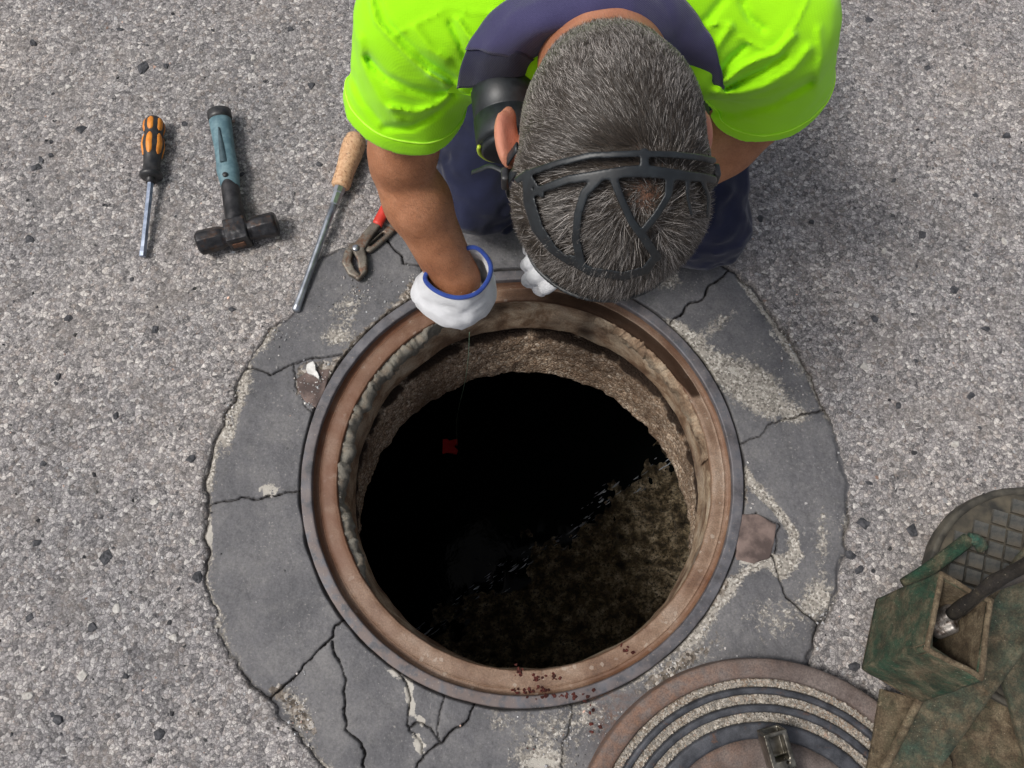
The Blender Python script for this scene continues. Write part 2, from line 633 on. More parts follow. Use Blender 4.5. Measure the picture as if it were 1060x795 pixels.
def mat_skin():
    m = M("tanned_skin", .55, 0, .4)
    n = m.noise(28, 4, .6)
    c = m.ramp(n, [(.3, (.26, .105, .050)), (.5, (.35, .150, .074)), (.72, (.42, .195, .105))])
    c = m.mix(.22, c, m.ramp(m.noise(420, 3), [(.3, .2), (.7, .8)]), 'OVERLAY')
    c = m.mix(m.attr("pink"), c, (.56, .225, .155))
    c = m.mix(m.attr("scalp"), c, (.050, .036, .030))
    m.color(c)
    m.b.inputs["Subsurface Weight"].default_value = .12
    m.b.inputs["Subsurface Radius"].default_value = (.012, .005, .003)
    m.b.inputs["Subsurface Scale"].default_value = .5
    h = m.math('ADD', m.vor(900, "Distance"), m.math('MULTIPLY', m.noise(120, 4), 2.0))
    m.bump(h, .45, .0008)
    return m.m


def mat_shirt():
    m = M("fluorescent_knit", .85, 0, .15)
    n = m.noise(7, 3)
    c = m.ramp(n, [(.3, (.29, .70, .004)), (.7, (.34, .79, .006))])
    m.color(c)
    wv = m.new("TexWave"); wv.inputs["Scale"].default_value = 190; wv.inputs["Distortion"].default_value = .6
    wv.wave_type = 'BANDS'; wv.bands_direction = 'X'; m.lk(m.co, wv.inputs["Vector"])
    wy = m.new("TexWave"); wy.inputs["Scale"].default_value = 230; wy.bands_direction = 'Y'; m.lk(m.co, wy.inputs["Vector"])
    m.bump(m.math('ADD', m.math('ADD', wv.outputs["Fac"], wy.outputs["Fac"]), m.math('MULTIPLY', m.noise(420, 3), 1.5)), .16, .0005)
    m.b.inputs["Sheen Weight"].default_value = .15
    return m.m


def mat_cloth(name, c1, c2, scale=40):
    m = M(name, .88, 0, .2)
    m.color(m.mix(m.ramp(m.noise(scale, 5), [(.35, 0), (.65, 1)]), c1, c2))
    wv = m.new("TexWave"); wv.inputs["Scale"].default_value = 260; wv.bands_direction = 'DIAGONAL'
    m.lk(m.co, wv.inputs["Vector"])
    m.bump(m.math('ADD', wv.outputs["Fac"], m.noise(300, 3)), .4, .0006)
    m.b.inputs["Sheen Weight"].default_value = .2
    return m.m


def mat_vcol(name, rough=.8, attr="tone", spec=.3, bump=0.4):
    m = M(name, rough, 0, spec)
    c = m.attr(attr, False)
    c = m.mix(.35, c, m.ramp(m.noise(700, 3), [(.3, .2), (.7, .8)]), 'OVERLAY')
    m.color(c)
    if bump:
        m.bump(m.noise(900, 3), bump, .0005)
    return m.m


def mat_mud(name, green, amt):
    """muddy paint: mottled green paint under dried brown mud"""
    m = M(name, .85, 0, .3)
    g = m.mix(m.ramp(m.noise(30, 5, .7), [(.4, 0), (.6, 1)]), green, tuple(x * .45 for x in green))
    b = m.ramp(m.noise(45, 6, .7, .5), [(.25, (.030, .021, .013)), (.45, (.085, .062, .038)), (.62, (.16, .125, .080)), (.8, (.24, .20, .13))])
    k = m.ramp(m.noise(19, 8, .78, .3), [(amt - .12, .12), (amt + .12, 1)])
    c = m.mix(k, g, b)
    c = m.mix(.5, c, m.ramp(m.noise(380, 4, .75), [(.3, .05), (.5, .5), (.7, .95)]), 'OVERLAY')
    spk = m.ramp(m.noise(330, 2, .5), [(.70, 0), (.74, .6)])
    c = m.mix(spk, c, (.34, .31, .24))
    m.color(c)
    m.bump(m.math('ADD', m.noise(200, 6, .75), m.math('MULTIPLY', k, .6)), .8, .0022)
    return m.m


MA = mat_asphalt(); MC = mat_collar(); MF = mat_frame(); MR = mat_rim(); MN = mat_neck(); MT = mat_throat()
MSKIN = mat_skin(); MSHIRT = mat_shirt()
MNAVY = mat_cloth("navy_work_cotton", (.008, .010, .028), (.015, .018, .048), 18)
MKNIT_LIT = mat_cloth("navy_rib_knit_lit", (.030, .028, .078), (.046, .042, .105), 12)  # collar cloth with the skylight on its fold painted in
MKNIT_SHADE = mat_cloth("navy_rib_knit_shaded", (.009, .009, .028), (.016, .016, .044), 12)  # same collar cloth, painted darker for the shaded flap
MRUB = simple("black_rubber", (.008, .010, .012), (.015, .019, .022), 80, .45, 0, .25, .0004)
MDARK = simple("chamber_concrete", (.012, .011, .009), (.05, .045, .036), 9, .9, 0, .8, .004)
MCHIP = mat_vcol("stone_chips", .85)
MHAIR = M("grey_brown_hair", .5, 0, .5); MHAIR.color(MHAIR.attr("tone", False)); MHAIR = MHAIR.m

# ------------------------------------------------------------------ survey of the collar in the photograph
outline_px = np.array([(345, 262), (330, 270), (318, 295), (303, 325), (276, 345), (262, 368), (250, 392), (235, 430), (222, 465), (213, 500),
                       (212, 545), (214, 590), (220, 625), (230, 660), (250, 695), (275, 722), (300, 750), (318, 775), (340, 800), (365, 840),
                       (420, 870), (600, 880), (740, 830), (800, 760), (836, 700), (845, 668), (846, 652), (859, 635), (868, 610), (873, 580), (878, 540),
                       (876, 500), (866, 455), (850, 415), (830, 372), (812, 345), (785, 307), (763, 285), (731, 263), (700, 235), (640, 205), (540, 195),
                       (470, 210), (400, 240), (372, 252)], float)
cracks_px = [
    [(240, 378), (261, 381), (280, 387), (300, 378), (318, 372), (352, 368)],
    [(205, 527), (232, 520), (250, 514), (262, 517), (285, 514), (322, 503)],
    [(275, 728), (290, 712), (303, 704), (314, 688), (330, 672), (346, 658), (348, 648), (364, 640)],
    [(344, 664), (350, 684), (357, 702), (356, 740), (359, 757), (374, 770), (377, 792), (384, 830)],
    [(494, 718), (488, 735), (486, 745), (470, 757), (455, 769), (432, 790), (428, 830)],
    [(462, 708), (458, 730), (452, 752), (456, 768)], 
    [(407, 688), (420, 705), (424, 722), (421, 748), (436, 770), (440, 785)],
    [(424, 752), (436, 748), (447, 755), (454, 766)],
    [(592, 722), (590, 745), (583, 775), (582, 850)],
    [(860, 420), (845, 426), (820, 431), (799, 438), (785, 452), (764, 460)],
    [(764, 275), (752, 282), (735, 296), (727, 309), (711, 317), (703, 328), (694, 335)],
    [(764, 572), (800, 577), (806, 597), (813, 618), (830, 632), (846, 645), (865, 660)],
    [(396, 240), (405, 254), (416, 262), (418, 272), (434, 276), (450, 292)],
    [(757, 535), (783, 531), (806, 543), (803, 575)],
    [(303, 376), (308, 400), (318, 424), (330, 432)],
    [(560, 200), (575, 235), (570, 290)],
]
TO = lambda a: P(np.array(a, float)[:, 0], np.array(a, float)[:, 1], 0)[:, :2]
outline = TO(outline_px)
cracks = [TO(c) for c in cracks_px]
RC = np.array(circ(540.5, 498, 227.5, 0.0))     # outer rim


def inpoly(p, poly):
    r = np.zeros(len(p), bool)
    x, y = p[:, 0], p[:, 1]
    for i in range(len(poly)):
        (x1, y1), (x2, y2) = poly[i], poly[(i + 1) % len(poly)]
        c = ((y1 > y) != (y2 > y)) & (x < (x2 - x1) * (y - y1) / (y2 - y1 + 1e-15) + x1)
        r ^= c
    return r


def outline_sd(p):
    """signed distance to collar outline, negative inside, ragged"""
    q = p + np.stack([noise(p, 45, 3), noise(p, 45, 4)], -1) * .005 + np.stack([noise(p, 150, 7), noise(p, 150, 8)], -1) * .0022
    d = poly_d(q, np.concatenate([outline, outline[:1]]))
    return np.where(inpoly(q, outline), -d, d)


# ------------------------------------------------------------------ ground
def axis(lo, hi, h, far):
    a = np.arange(lo, hi + h * .5, h)
    s = h; L = []; x = a[-1]
    while x < far:
        s *= 1.35; x += s; L.append(x)
    s = h; K = []; x = a[0]
    while x > -far:
        s *= 1.35; x -= s; K.append(x)
    return np.concatenate([K[::-1], a, L])


gx = axis(-1.06, 1.06, .0037, 90); gy = axis(-.50, .98, .0037, 90)
X, Y = np.meshgrid(gx, gy, indexing='ij')
p2 = np.stack([X.ravel(), Y.ravel()], -1)
near = (np.abs(p2[:, 0]) < 1.3) & (p2[:, 1] > -.8) & (p2[:, 1] < 1.2)
z = np.zeros(len(p2)); dirt = np.zeros(len(p2)); sd = np.full(len(p2), 1.0)
q = p2[near]
big = fbm(q, 3.0, 3, 1) * .004 + fbm(q, 60, 3, 9) * .0022
cen = np.hypot(q[:, 0] - RC[0], q[:, 1] - RC[1])
so = np.full(len(q), 1.0)
cl = cen < .75
so[cl] = outline_sd(q[cl])
drop = sstep(.003, -.004, so)
zz = big * (1 - drop) + .001 * sstep(.03, .0, so) * (1 - drop) - .022 * drop
z[near] = zz; sd[near] = so
ev = np.clip(.55 + .9 * noise(q, 16, 47), .05, 1)
dirt[near] = np.maximum(np.exp(-np.abs(so) / .004) * .7 * ev + drop * .8, 0)
# dark smears on the asphalt
for (sx, sy, r, a) in [(820, 270, .018, .7), (318, 285, .02, .2), (235, 8, .03, .35), (148, 70, .012, .4), (900, 750, .03, .5)]:
    c = P(sx, sy, 0)[:2]
    dd = np.hypot((q - c)[:, 0], (q - c)[:, 1])
    dirt[near] = np.maximum(dirt[near], a * np.exp(-(dd / r) ** 2) * (0.6 + .6 * fbm(q, 90, 3, 5)))
F = quads_grid(len(gx), len(gy))
cc = p2[F].mean(1)
keep = np.hypot(cc[:, 0] - RC[0], cc[:, 1] - RC[1]) > RC[2] + .03
V = np.c_[p2, z]
used = np.zeros(len(V), bool); used[F[keep].ravel()] = True
remap = np.cumsum(used) - 1
ground = mesh_raw("ground", V[used], [remap[F[keep]]], MA, None, True, {"dirt": np.clip(dirt, 0, 1)[used]})
kind(ground, "structure")

# ------------------------------------------------------------------ collar slabs
h = .0016
cx = np.arange(outline[:, 0].min() - .012, outline[:, 0].max() + .012, h)
cy = np.arange(outline[:, 1].min() - .012, outline[:, 1].max() + .012, h)
X, Y = np.meshgrid(cx, cy, indexing='ij')
p2 = np.stack([X.ravel(), Y.ravel()], -1)
so = outline_sd(p2)
jit = p2 + np.stack([noise(p2, 70, 13), noise(p2, 70, 14)], -1) * .0030 + np.stack([noise(p2, 260, 15), noise(p2, 260, 16)], -1) * .0010
cd = np.full(len(p2), 1.0)
widths = [.0005, .0001, .0009, .0005, .0009, .0001, -.0004, .0, -.0003, .0, .0008, .0006, .0005, -.0002, -.0002, .0]
for c, wd in zip(cracks, widths):
    ww = wd * (1 + .6 * noise(p2, 35, 21)) + .0006 * noise(p2, 25, 23)
    cd = np.minimum(cd, poly_d(jit, c) - ww * .55)
rr = np.hypot(p2[:, 0] - RC[0], p2[:, 1] - RC[1])
ang = np.degrees(np.arctan2(p2[:, 1] - RC[1], p2[:, 0] - RC[0]))
crack = sstep(.0016, -.0006, cd)
z = .0025 + fbm(p2, 5, 3, 31) * .003 + fbm(p2, 90, 4, 33) * .0009
gap = RC[2] + .0008 + .0022 * noise(p2, 30, 41)
rimc = sstep(.0030, 0, rr - gap)
edge = sstep(-.010, .0, so)
z -= .0012 * np.exp(-np.maximum(cd, 0) / .003)
z -= crack * .009
z -= rimc * .008 + edge ** 2 * .0055 * (1 + .8 * noise(p2, 9, 43))
qpx, qpy = proj(np.c_[p2, np.zeros(len(p2))])


def blob(px, py, rx, ry, a=0.0, pw=2.0):
    ca, sa = math.cos(math.radians(a)), math.sin(math.radians(a))
    dx, dy = qpx - px, qpy - py
    u = (dx * ca + dy * sa) / rx; v = (-dx * sa + dy * ca) / ry
    return np.exp(-(u * u + v * v) ** (pw / 2))


wear = np.full(len(p2), .10)
wear += .34 * np.exp(-np.abs(so) / .014) * (1 + .8 * noise(p2, 14, 51))
for b in [(700, 345, 22, 12, 30, .8), (745, 335, 26, 8, -35, .5), (735, 375, 40, 18, 35, .55), (785, 405, 38, 22, 40, 1.0), (690, 290, 18, 14, 0, .6), (825, 430, 14, 10, 0, .5),
          (360, 320, 20, 30, 35, .45), (350, 350, 22, 10, 0, .5), (245, 400, 14, 30, 10, .8), (237, 440, 8, 28, 5, .75), (272, 350, 20, 12, -50, .6),
          (560, 765, 40, 40, 0, .42), (610, 740, 34, 26, 0, .36), (720, 665, 40, 30, 40, .35), (800, 640, 35, 30, 0, .42), (850, 560, 10, 40, 0, .45),
          (845, 620, 20, 20, 0, .6), (560, 790, 30, 14, 0, .45), (300, 650, 80, 60, 0, .08), (820, 360, 12, 40, -30, .5), (310, 735, 14, 26, -30, .55), (515, 745, 14, 14, 0, .35),
          (660, 690, 50, 30, 0, .45)]:
    wear += b[5] * blob(*b[:5])
pxy = np.stack([qpx, qpy], -1)
for ln, sg, am in [([(768, 488), (785, 510), (806, 530), (822, 552), (823, 572), (808, 590)], 8, .85), ([(800, 578), (770, 592), (745, 622), (720, 652), (690, 676), (650, 700)], 6, .7),
                   ([(700, 345), (722, 372), (752, 392), (785, 412)], 9, .25), ([(232, 400), (222, 450), (216, 500)], 6, .5), ([(765, 290), (800, 335), (835, 385), (858, 430)], 3.5, .5)]:
    wear += am * np.exp(-(poly_d(pxy, ln) / (sg * (1 + .6 * noise(p2, 22, 71)))) ** 2)
mortar = np.zeros(len(p2))
for b in [(217, 556, 4, 17, 0, 1.0), (412, 695, 10, 11, 40, .72), (424, 716, 6, 18, 0, .78), (427, 735, 4, 10, 10, .7), (434, 770, 7, 15, -20, .75), (436, 745, 5, 8, -40, .8),
          (560, 790, 22, 7, 0, .75), (772, 580, 9, 8, 0, .7), (745, 610, 8, 24, 50, .75),
          (715, 650, 6, 22, 50, .6), (325, 400, 6, 4, 0, .0), (790, 405, 26, 10, 35, .35), (760, 385, 10, 10, 0, .5), (700, 350, 12, 8, 0, .6), (280, 508, 16, 9, 0, .62), (826, 372, 4, 20, -33, .7),
          (800, 348, 4, 14, -33, .5)]:
    mortar += b[5] * blob(*b[:5], pw=3)
grit = np.zeros(len(p2))
grit += .75 * np.exp(-np.maximum(rr - RC[2], 0) / .016) * sstep(95, 120, ang) * sstep(170, 150, ang)
for b in [(325, 395, 24, 22, 0, .9), (310, 740, 12, 34, -38, .8), (285, 715, 12, 10, 0, .5), (700, 690, 70, 12, -35, .7), (440, 300, 22, 16, -30, .9), (765, 510, 14, 26, 0, .7),
          (735, 620, 10, 46, 45, .8), (600, 770, 50, 40, 0, .3), (850, 665, 18, 12, 0, .6)]:
    grit += b[5] * blob(*b[:5])
rust = .5 * blob(636, 752, 20, 22) * (1 + noise(p2, 60, 87)) + .4 * blob(600, 720, 60, 5)
dirtc = np.clip(crack + rimc + .45 * np.exp(-np.maximum(cd, 0) / .0016) * .7 + sstep(-.0035, .001, so) * np.clip(.40 + .9 * noise(p2, 16, 47), .05, .9), 0, 1)
for b in [(850, 655, 12, 14, 0, .8), (455, 260, 30, 20, 0, .15)]:
    dirtc = np.clip(dirtc + b[5] * blob(*b[:5]), 0, 1)
z -= sstep(.4, .8, wear) * .0012
# label the slabs: coarse flood fill between the cracks
k = 2
nx, ny = len(cx), len(cy)
bar = ((cd < .0028) | (so > -.001) | (rr < RC[2] + .001)).reshape(nx, ny)[::k, ::k]
lab = np.where(bar, -1, 0); cur = 0
for i in range(lab.shape[0]):
    for j in range(lab.shape[1]):
        if lab[i, j] == 0:
            cur += 1; st = [(i, j)]; lab[i, j] = cur
            while st:
                a, b = st.pop()
                for u, v in ((a + 1, b), (a - 1, b), (a, b + 1), (a, b - 1)):
                    if 0 <= u < lab.shape[0] and 0 <= v < lab.shape[1] and lab[u, v] == 0:
                        lab[u, v] = cur; st.append((u, v))
cnt = np.bincount(lab[lab > 0].ravel(), minlength=cur + 1)
lab[(lab > 0) & (cnt[np.maximum(lab, 0)] < 60)] = -1
for it in range(40):
    mk = lab < 0
    if not mk.any(): break
    new = lab.copy()
    for dx, dy in ((1, 0), (-1, 0), (0, 1), (0, -1)):
        s = np.roll(np.roll(lab, dx, 0), dy, 1)
        new = np.where((new < 0) & (s > 0), s, new)
    lab = new
ii = np.minimum(np.arange(nx) // k, lab.shape[0] - 1); jj = np.minimum(np.arange(ny) // k, lab.shape[1] - 1)
L = lab[ii][:, jj].ravel()
F = quads_grid(nx, ny)
fc = F[:, 0]
ok = (so[fc] < .002) & (rr[F].min(1) > RC[2] - .004)
F = F[ok]; fl = L[F[:, 0]]
V = np.c_[p2, z]
collar = kind(thing("pavement_collar", "dark grey cracked concrete collar around the manhole", "x", (RC[0], RC[1], 0)), "structure")
del collar['category']
for l in np.unique(fl):
    if l <= 0: continue
    f = F[fl == l]
    u, inv = np.unique(f.ravel(), return_inverse=True)
    mesh_raw("slab", V[u], [inv.reshape(-1, 4)], MC, collar, True,
             {"wear": np.clip(wear, 0, 1.2)[u], "mortar": mortar[u], "grit": grit[u], "rust": rust[u], "dirt": dirtc[u]})
bed = mesh_raw("mortar_bed", np.r_[[(*(RC[:2] + (a - RC[:2]) * 1.03), -.016) for a in outline],
                                  [(*(RC[:2] + (RC[2] - .01) * (a - RC[:2]) / np.linalg.norm(a - RC[:2])), -.016) for a in outline]],
               [np.array([[i, (i + 1) % len(outline), len(outline) + (i + 1) % len(outline), len(outline) + i] for i in range(len(outline))])[:, ::-1]],
               simple("dark_grout", (.012, .010, .009), (.035, .03, .025), 90, .95), collar, False)
# two reddish brick fragments set beside the rim
MBRICK = simple("reddish_brick", (.070, .050, .045), (.185, .135, .118), 28, .9, 0, .8, .0015)


def chunk(name, px, z0, z1, mat, parent, bev=.002):
    q = P(np.array(px, float)[:, 0], np.array(px, float)[:, 1], z1); n = len(q)
    q = np.concatenate([q[i] + (q[(i + 1) % n] - q[i]) * np.linspace(0, 1, 5, endpoint=False)[:, None] for i in range(n)])
    q[:, :2] += np.stack([noise(q, 110, 3), noise(q, 110, 9)], -1) * .0016
    return prism(name, q, z0, z1, mat, parent, bev)


chunk("brick", [(768, 532), (785, 532), (804, 543), (802, 560), (797, 578), (780, 584), (762, 580), (763, 555)], -.014, .0035, MBRICK, collar)
chunk("brick", [(306, 392), (318, 384), (342, 382), (334, 410), (327, 422), (317, 417), (309, 405)], -.014, .0025, MBRICK, collar)

# ------------------------------------------------------------------ manhole frame and shaft
NA = 480
ta = np.linspace(0, 2 * np.pi, NA, endpoint=False)
adeg = np.degrees(np.where(ta > np.pi, ta - 2 * np.pi, ta))      # -180..180, 90 = away from camera


def ringmesh(name, rings, mat, parent, amp=.0, nscale=60, attrfn=None, a0=None, seed=0, zamp=None):
    """rings = [(cx,cy,r,z)] in metres"""
    t = ta if a0 is None else np.radians(np.linspace(a0[0], a0[1], 220))
    R = np.array(rings, float)
    V = np.stack([R[None, :, 0] + R[None, :, 2] * np.cos(t)[:, None], R[None, :, 1] + R[None, :, 2] * np.sin(t)[:, None], np.broadcast_to(R[None, :, 3], (len(t), len(R)))], -1)
    sh = V.shape; V = V.reshape(-1, 3)
    T = np.repeat(np.degrees(t), len(R)); T = np.where(T > 180, T - 360, T)
    J = np.tile(np.arange(len(R)), len(t))
    if amp:
        d = fbm(V, nscale, 3, seed)
        dirr = np.stack([np.cos(np.radians(T)), np.sin(np.radians(T)), 0 * T], -1)
        V = V + dirr * (d * amp)[:, None]
        V[:, 2] += fbm(V, nscale, 3, seed + 5) * (amp * .6 if zamp is None else zamp)
    at = attrfn(V, T, J / (len(R) - 1)) if attrfn else None
    return mesh_raw(name, V, [quads_grid(len(t), len(R), a0 is None)], mat, parent, True, at)


def interp_rings(rs, n):
    rs = np.array(rs, float); out = []
    for i in range(len(rs) - 1):
        for k_ in range(n):
            out.append(rs[i] + (rs[i + 1] - rs[i]) * k_ / n)
    out.append(rs[-1]); return out


c0 = circ(540.5, 498, 227.5, .004); c1 = circ(541, 497, 216, .004)
c2 = circ(543, 496, 192.5, -.011); c3 = circ(545, 512, 175.5, -.145)
frame = thing("manhole_ring", "round rusty iron frame of the open manhole with grey outer rim", "manhole frame", (c0[0], c0[1], 0))
rx, ry = c0[0], c0[1]
R0, R1, R2 = c0[2], c1[2], c2[2]


def at_rim(V, T, s):
    low = np.clip(np.cos(np.radians(T + 125)), 0, 1) * .9 + np.clip(np.cos(np.radians(T - 60)), 0, 1) * .3
    return {"rust": np.clip(.08 + low * .8, 0, 1)}


ringmesh("outer_rim", [(rx, ry, R0 + .001, -.03), (rx, ry, R0, .0025), (rx, ry, R0 - .0006, .0040), (rx, ry, R0 - .0014, .0045), (rx, ry, R0 - .0024, .0046), (rx, ry, R0 - .010, .0046), (rx, ry, R1 + .0045, .0046),
                       (rx, ry, R1 + .0022, .0046), (rx, ry, R1 + .0012, .0044), (rx, ry, R1 + .0004, .0038), (rx, ry, R1, .0024), (rx, ry, R1 + .0005, -.02)], MR, frame, .0006, 50, at_rim, seed=2)


def at_seat(V, T, s):
    # wet dark stain on the far right of the seat, ending sharply
    wet_shade = sstep(24, 26.5, T + 3 * noise(V, 40, 3)) * sstep(100, 80, T) * sstep(.46, .52, s) * sstep(1.1, 1.0, s + .1 * noise(V, 20, 3) * sstep(60, 25, T) + .25 * sstep(36, 25, T))
    wet_shade = np.maximum(wet_shade, .45 * sstep(20, 38, T) * sstep(.32, .2, s) * sstep(125, 95, T))
    wet_shade = np.maximum(wet_shade, .35 * sstep(110, 150, np.abs(T)) * sstep(.45, .1, s))
    wet_shade = np.maximum(wet_shade, .85 * sstep(.97, 1.0, s))
    wet_shade = np.maximum(wet_shade, .7 * sstep(.06, .0, s))
    rust = np.clip(.75 * sstep(90, 140, np.abs(T)) * sstep(-150, -179, -np.abs(T)) * 0 + .8 * sstep(70, 150, T) + .8 * sstep(-120, -160, T) + .55 * sstep(.5, .1, s) * sstep(-100, -40, T) + .35 * sstep(.85, .97, s) + .25 * noise(V, 12, 9), 0, 1)
    return {"wet_shade": np.clip(wet_shade, 0, 1), "rust": rust}


rs = interp_rings([(rx, ry, R1 + .0008, -.006), (rx, ry, R1 - .004, -.0125), (rx, ry, R1 - .0075, -.0128), (rx, ry, R1 - .0092, -.0116), (rx, ry, R1 - .0110, -.0126),
                   (c2[0], c2[1], R2 + .006, -.0115), (c2[0], c2[1], R2 + .001, -.0125), (c2[0], c2[1], R2 - .0008, -.017)], 4)
ringmesh("cover_seat", rs, MF, frame, .0009, 60, at_seat, seed=4, zamp=.0014)


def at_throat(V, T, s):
    wet_shade = .95 * sstep(.93, 1.0, s)  # lower end darkened towards the joint groove
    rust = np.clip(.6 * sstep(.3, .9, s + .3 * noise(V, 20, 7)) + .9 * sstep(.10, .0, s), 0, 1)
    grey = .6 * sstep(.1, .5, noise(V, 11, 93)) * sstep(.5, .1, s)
    wet_shade = np.maximum(wet_shade, .75 * sstep(.15, .55, noise(V, 17, 94)) * sstep(20, 50, T) * sstep(130, 90, T))
    return {"wet_shade": wet_shade, "rust": np.clip(rust + .5 * sstep(.2, .6, noise(V, 30, 99)), 0, 1), "grey": grey}


shaft = kind(thing("manhole_shaft", "brown concrete shaft under the manhole frame", "x", (rx, ry, 0)), "structure")
del shaft['category']
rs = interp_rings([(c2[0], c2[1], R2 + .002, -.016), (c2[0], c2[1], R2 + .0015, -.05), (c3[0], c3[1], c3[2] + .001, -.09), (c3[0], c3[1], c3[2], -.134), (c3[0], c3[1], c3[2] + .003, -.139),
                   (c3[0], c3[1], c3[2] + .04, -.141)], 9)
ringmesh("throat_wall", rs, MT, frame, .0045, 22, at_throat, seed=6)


# broken grey mortar lip inside the frame on the left and round the back
def lip(a0, a1, w_, seed, grey):
    n = 200
    t = np.radians(np.linspace(a0, a1, n))
    s = np.linspace(0, 1, n)
    env = np.minimum(1, np.minimum(s, 1 - s) * 9)
    pr = [(0.0, -.018), (.3, -.0175), (.65, -.021), (.92, -.027), (1.0, -.036), (.85, -.052), (.1, -.075), (-.25, -.085)]
    V = []
    base = np.stack([np.cos(t), np.sin(t), 0 * t], -1)
    jag = .78 + .45 * fbm(base, 7, 3, seed) + .10 * np.sign(noise(base, 15, seed + 2))
    for (f_, z_) in pr:
        r = (R2 + .002) - f_ * w_ * env * jag
        V.append(np.stack([c2[0] + r * np.cos(t), c2[1] + r * np.sin(t), z_ + .004 * noise(base, 60, seed + 3) + 0 * t], -1))
    V = np.stack(V, 1).reshape(-1, 3)
    V += np.stack([fbm(V, 75, 4, seed + k) for k in (0, 40, 80)], -1) * .0075
    return mesh_raw("mortar_lip", V, [quads_grid(n, len(pr))], MT, frame, True,
                    {"wet_shade": np.zeros(len(V)), "rust": np.zeros(len(V)), "grey": np.full(len(V), grey)})


lip(116, 215, .021, 11, 1.0)
lip(5, 66, .011, 19, .15)

c4 = circ(543, 553, 171.5, -.285); c5 = circ(545, 521, 175.5, -.168)


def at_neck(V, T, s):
    wet_shade = .97 * sstep(-.1695, -.1665, V[:, 2] + .0015 * noise(V, 60, 3)) + .55 * sstep(.9, 1.0, s)  # groove shade painted into the lit ledge colour; bottom end also darker
    wet_shade = np.maximum(wet_shade, .6 * np.exp(-((s - .12) / .03) ** 2) * sstep(60, 100, T) * sstep(170, 140, T))
    return {"wet_shade": np.clip(wet_shade, 0, 1)}


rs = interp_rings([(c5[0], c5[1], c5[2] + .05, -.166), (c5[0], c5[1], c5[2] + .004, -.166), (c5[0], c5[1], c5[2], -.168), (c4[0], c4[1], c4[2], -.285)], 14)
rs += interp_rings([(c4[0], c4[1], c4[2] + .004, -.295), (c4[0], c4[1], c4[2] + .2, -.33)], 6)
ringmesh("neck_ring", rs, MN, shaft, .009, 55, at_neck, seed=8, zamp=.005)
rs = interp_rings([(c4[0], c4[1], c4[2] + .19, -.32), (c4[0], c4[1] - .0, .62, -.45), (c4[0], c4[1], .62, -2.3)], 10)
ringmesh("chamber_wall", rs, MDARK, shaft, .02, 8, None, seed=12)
# ledge closing the gap between frame bottom and neck ring
ringmesh("joint_recess", [(c3[0], c3[1], c3[2] + .035, -.139), (c3[0], c3[1], c3[2] + .03, -.158), (c3[0], c3[1], c3[2] + .05, -.17)], MDARK, shaft, .002, 40)
rng = np.random.default_rng(7)
# sludge bench and water on the chamber floor
ZW = -1.2
a_, b_ = P(430, 668, ZW)[:2], P(722, 455, ZW)[:2]
gx = np.linspace(c4[0] - .75, c4[0] + .75, 180); gy = np.linspace(c4[1] - .75, c4[1] + .75, 180)
X, Y = np.meshgrid(gx, gy, indexing='ij'); p2 = np.stack([X.ravel(), Y.ravel()], -1)
d_ = (b_ - a_) / np.linalg.norm(b_ - a_); nrm = np.array([d_[1], -d_[0]])
sdn = (p2 - a_) @ nrm + .03 * fbm(p2, 6, 4, 61)
z = ZW + np.clip(sdn * .22, -.12, .08) + fbm(p2, 14, 5, 63) * .03 + fbm(p2, 90, 2, 66) * .012
mS = M("sludge_and_grit", .38, 0, .6)
n_ = mS.ramp(mS.noise(26, 7, .75), [(.36, (.012, .009, .006)), (.47, (.17, .125, .07)), (.56, (.48, .38, .24)), (.66, (.85, .74, .55))])
mS.color(mS.mix(mS.ramp(mS.noise(120, 4, .7), [(.38, 0), (.52, 1)]), (.04, .032, .022), n_)); mS.bump(mS.noise(70, 6, .75), 1.0, .03)
kind(mesh_raw("sludge_bench", np.c_[p2, z], [quads_grid(180, 180)], mS.m, shaft, True), "stuff")
mW = M("black_sewer_water", .06, 0, .5)
mW.color((.003, .004, .004)); mW.bump(mW.noise(16, 4, .6, .6), .10, .01); mW.b.inputs["Specular IOR Level"].default_value = .03
X, Y = np.meshgrid(np.linspace(-.8, .8, 160) + c4[0], np.linspace(-.8, .8, 160) + c4[1], indexing='ij')
pw = np.stack([X.ravel(), Y.ravel()], -1)
kind(mesh_raw("water", np.c_[pw, ZW + .0008 * fbm(pw, 9, 3, 71) + .006 * noise(pw, 28, 74) * np.exp(-(((pw - a_) @ nrm) / .045) ** 2)], [quads_grid(160, 160)], mW.m, None, True), "structure")
q = P(466, 462, ZW + .02)
chk = np.array([(-.03, .028, 0), (-.012, .03, .004), (-.004, .022, 0), (.028, .03, .006), (.03, .008, 0), (.014, 0, .004), (.032, -.016, 0), (.026, -.032, .003), (-.012, -.026, 0), (-.03, -.03, .004)]) * .75
MRED = simple("red_plastic", (.60, .008, .008), (.75, .015, .015), 30, .6)
o = prism("red_plastic_scrap", q + chk, ZW + .012, ZW + .024, MRED)
tag(o, "small red plastic scrap deep down in the dark shaft", "scrap")

# ------------------------------------------------------------------ loose and embedded stones
rng = np.random.default_rng(7)


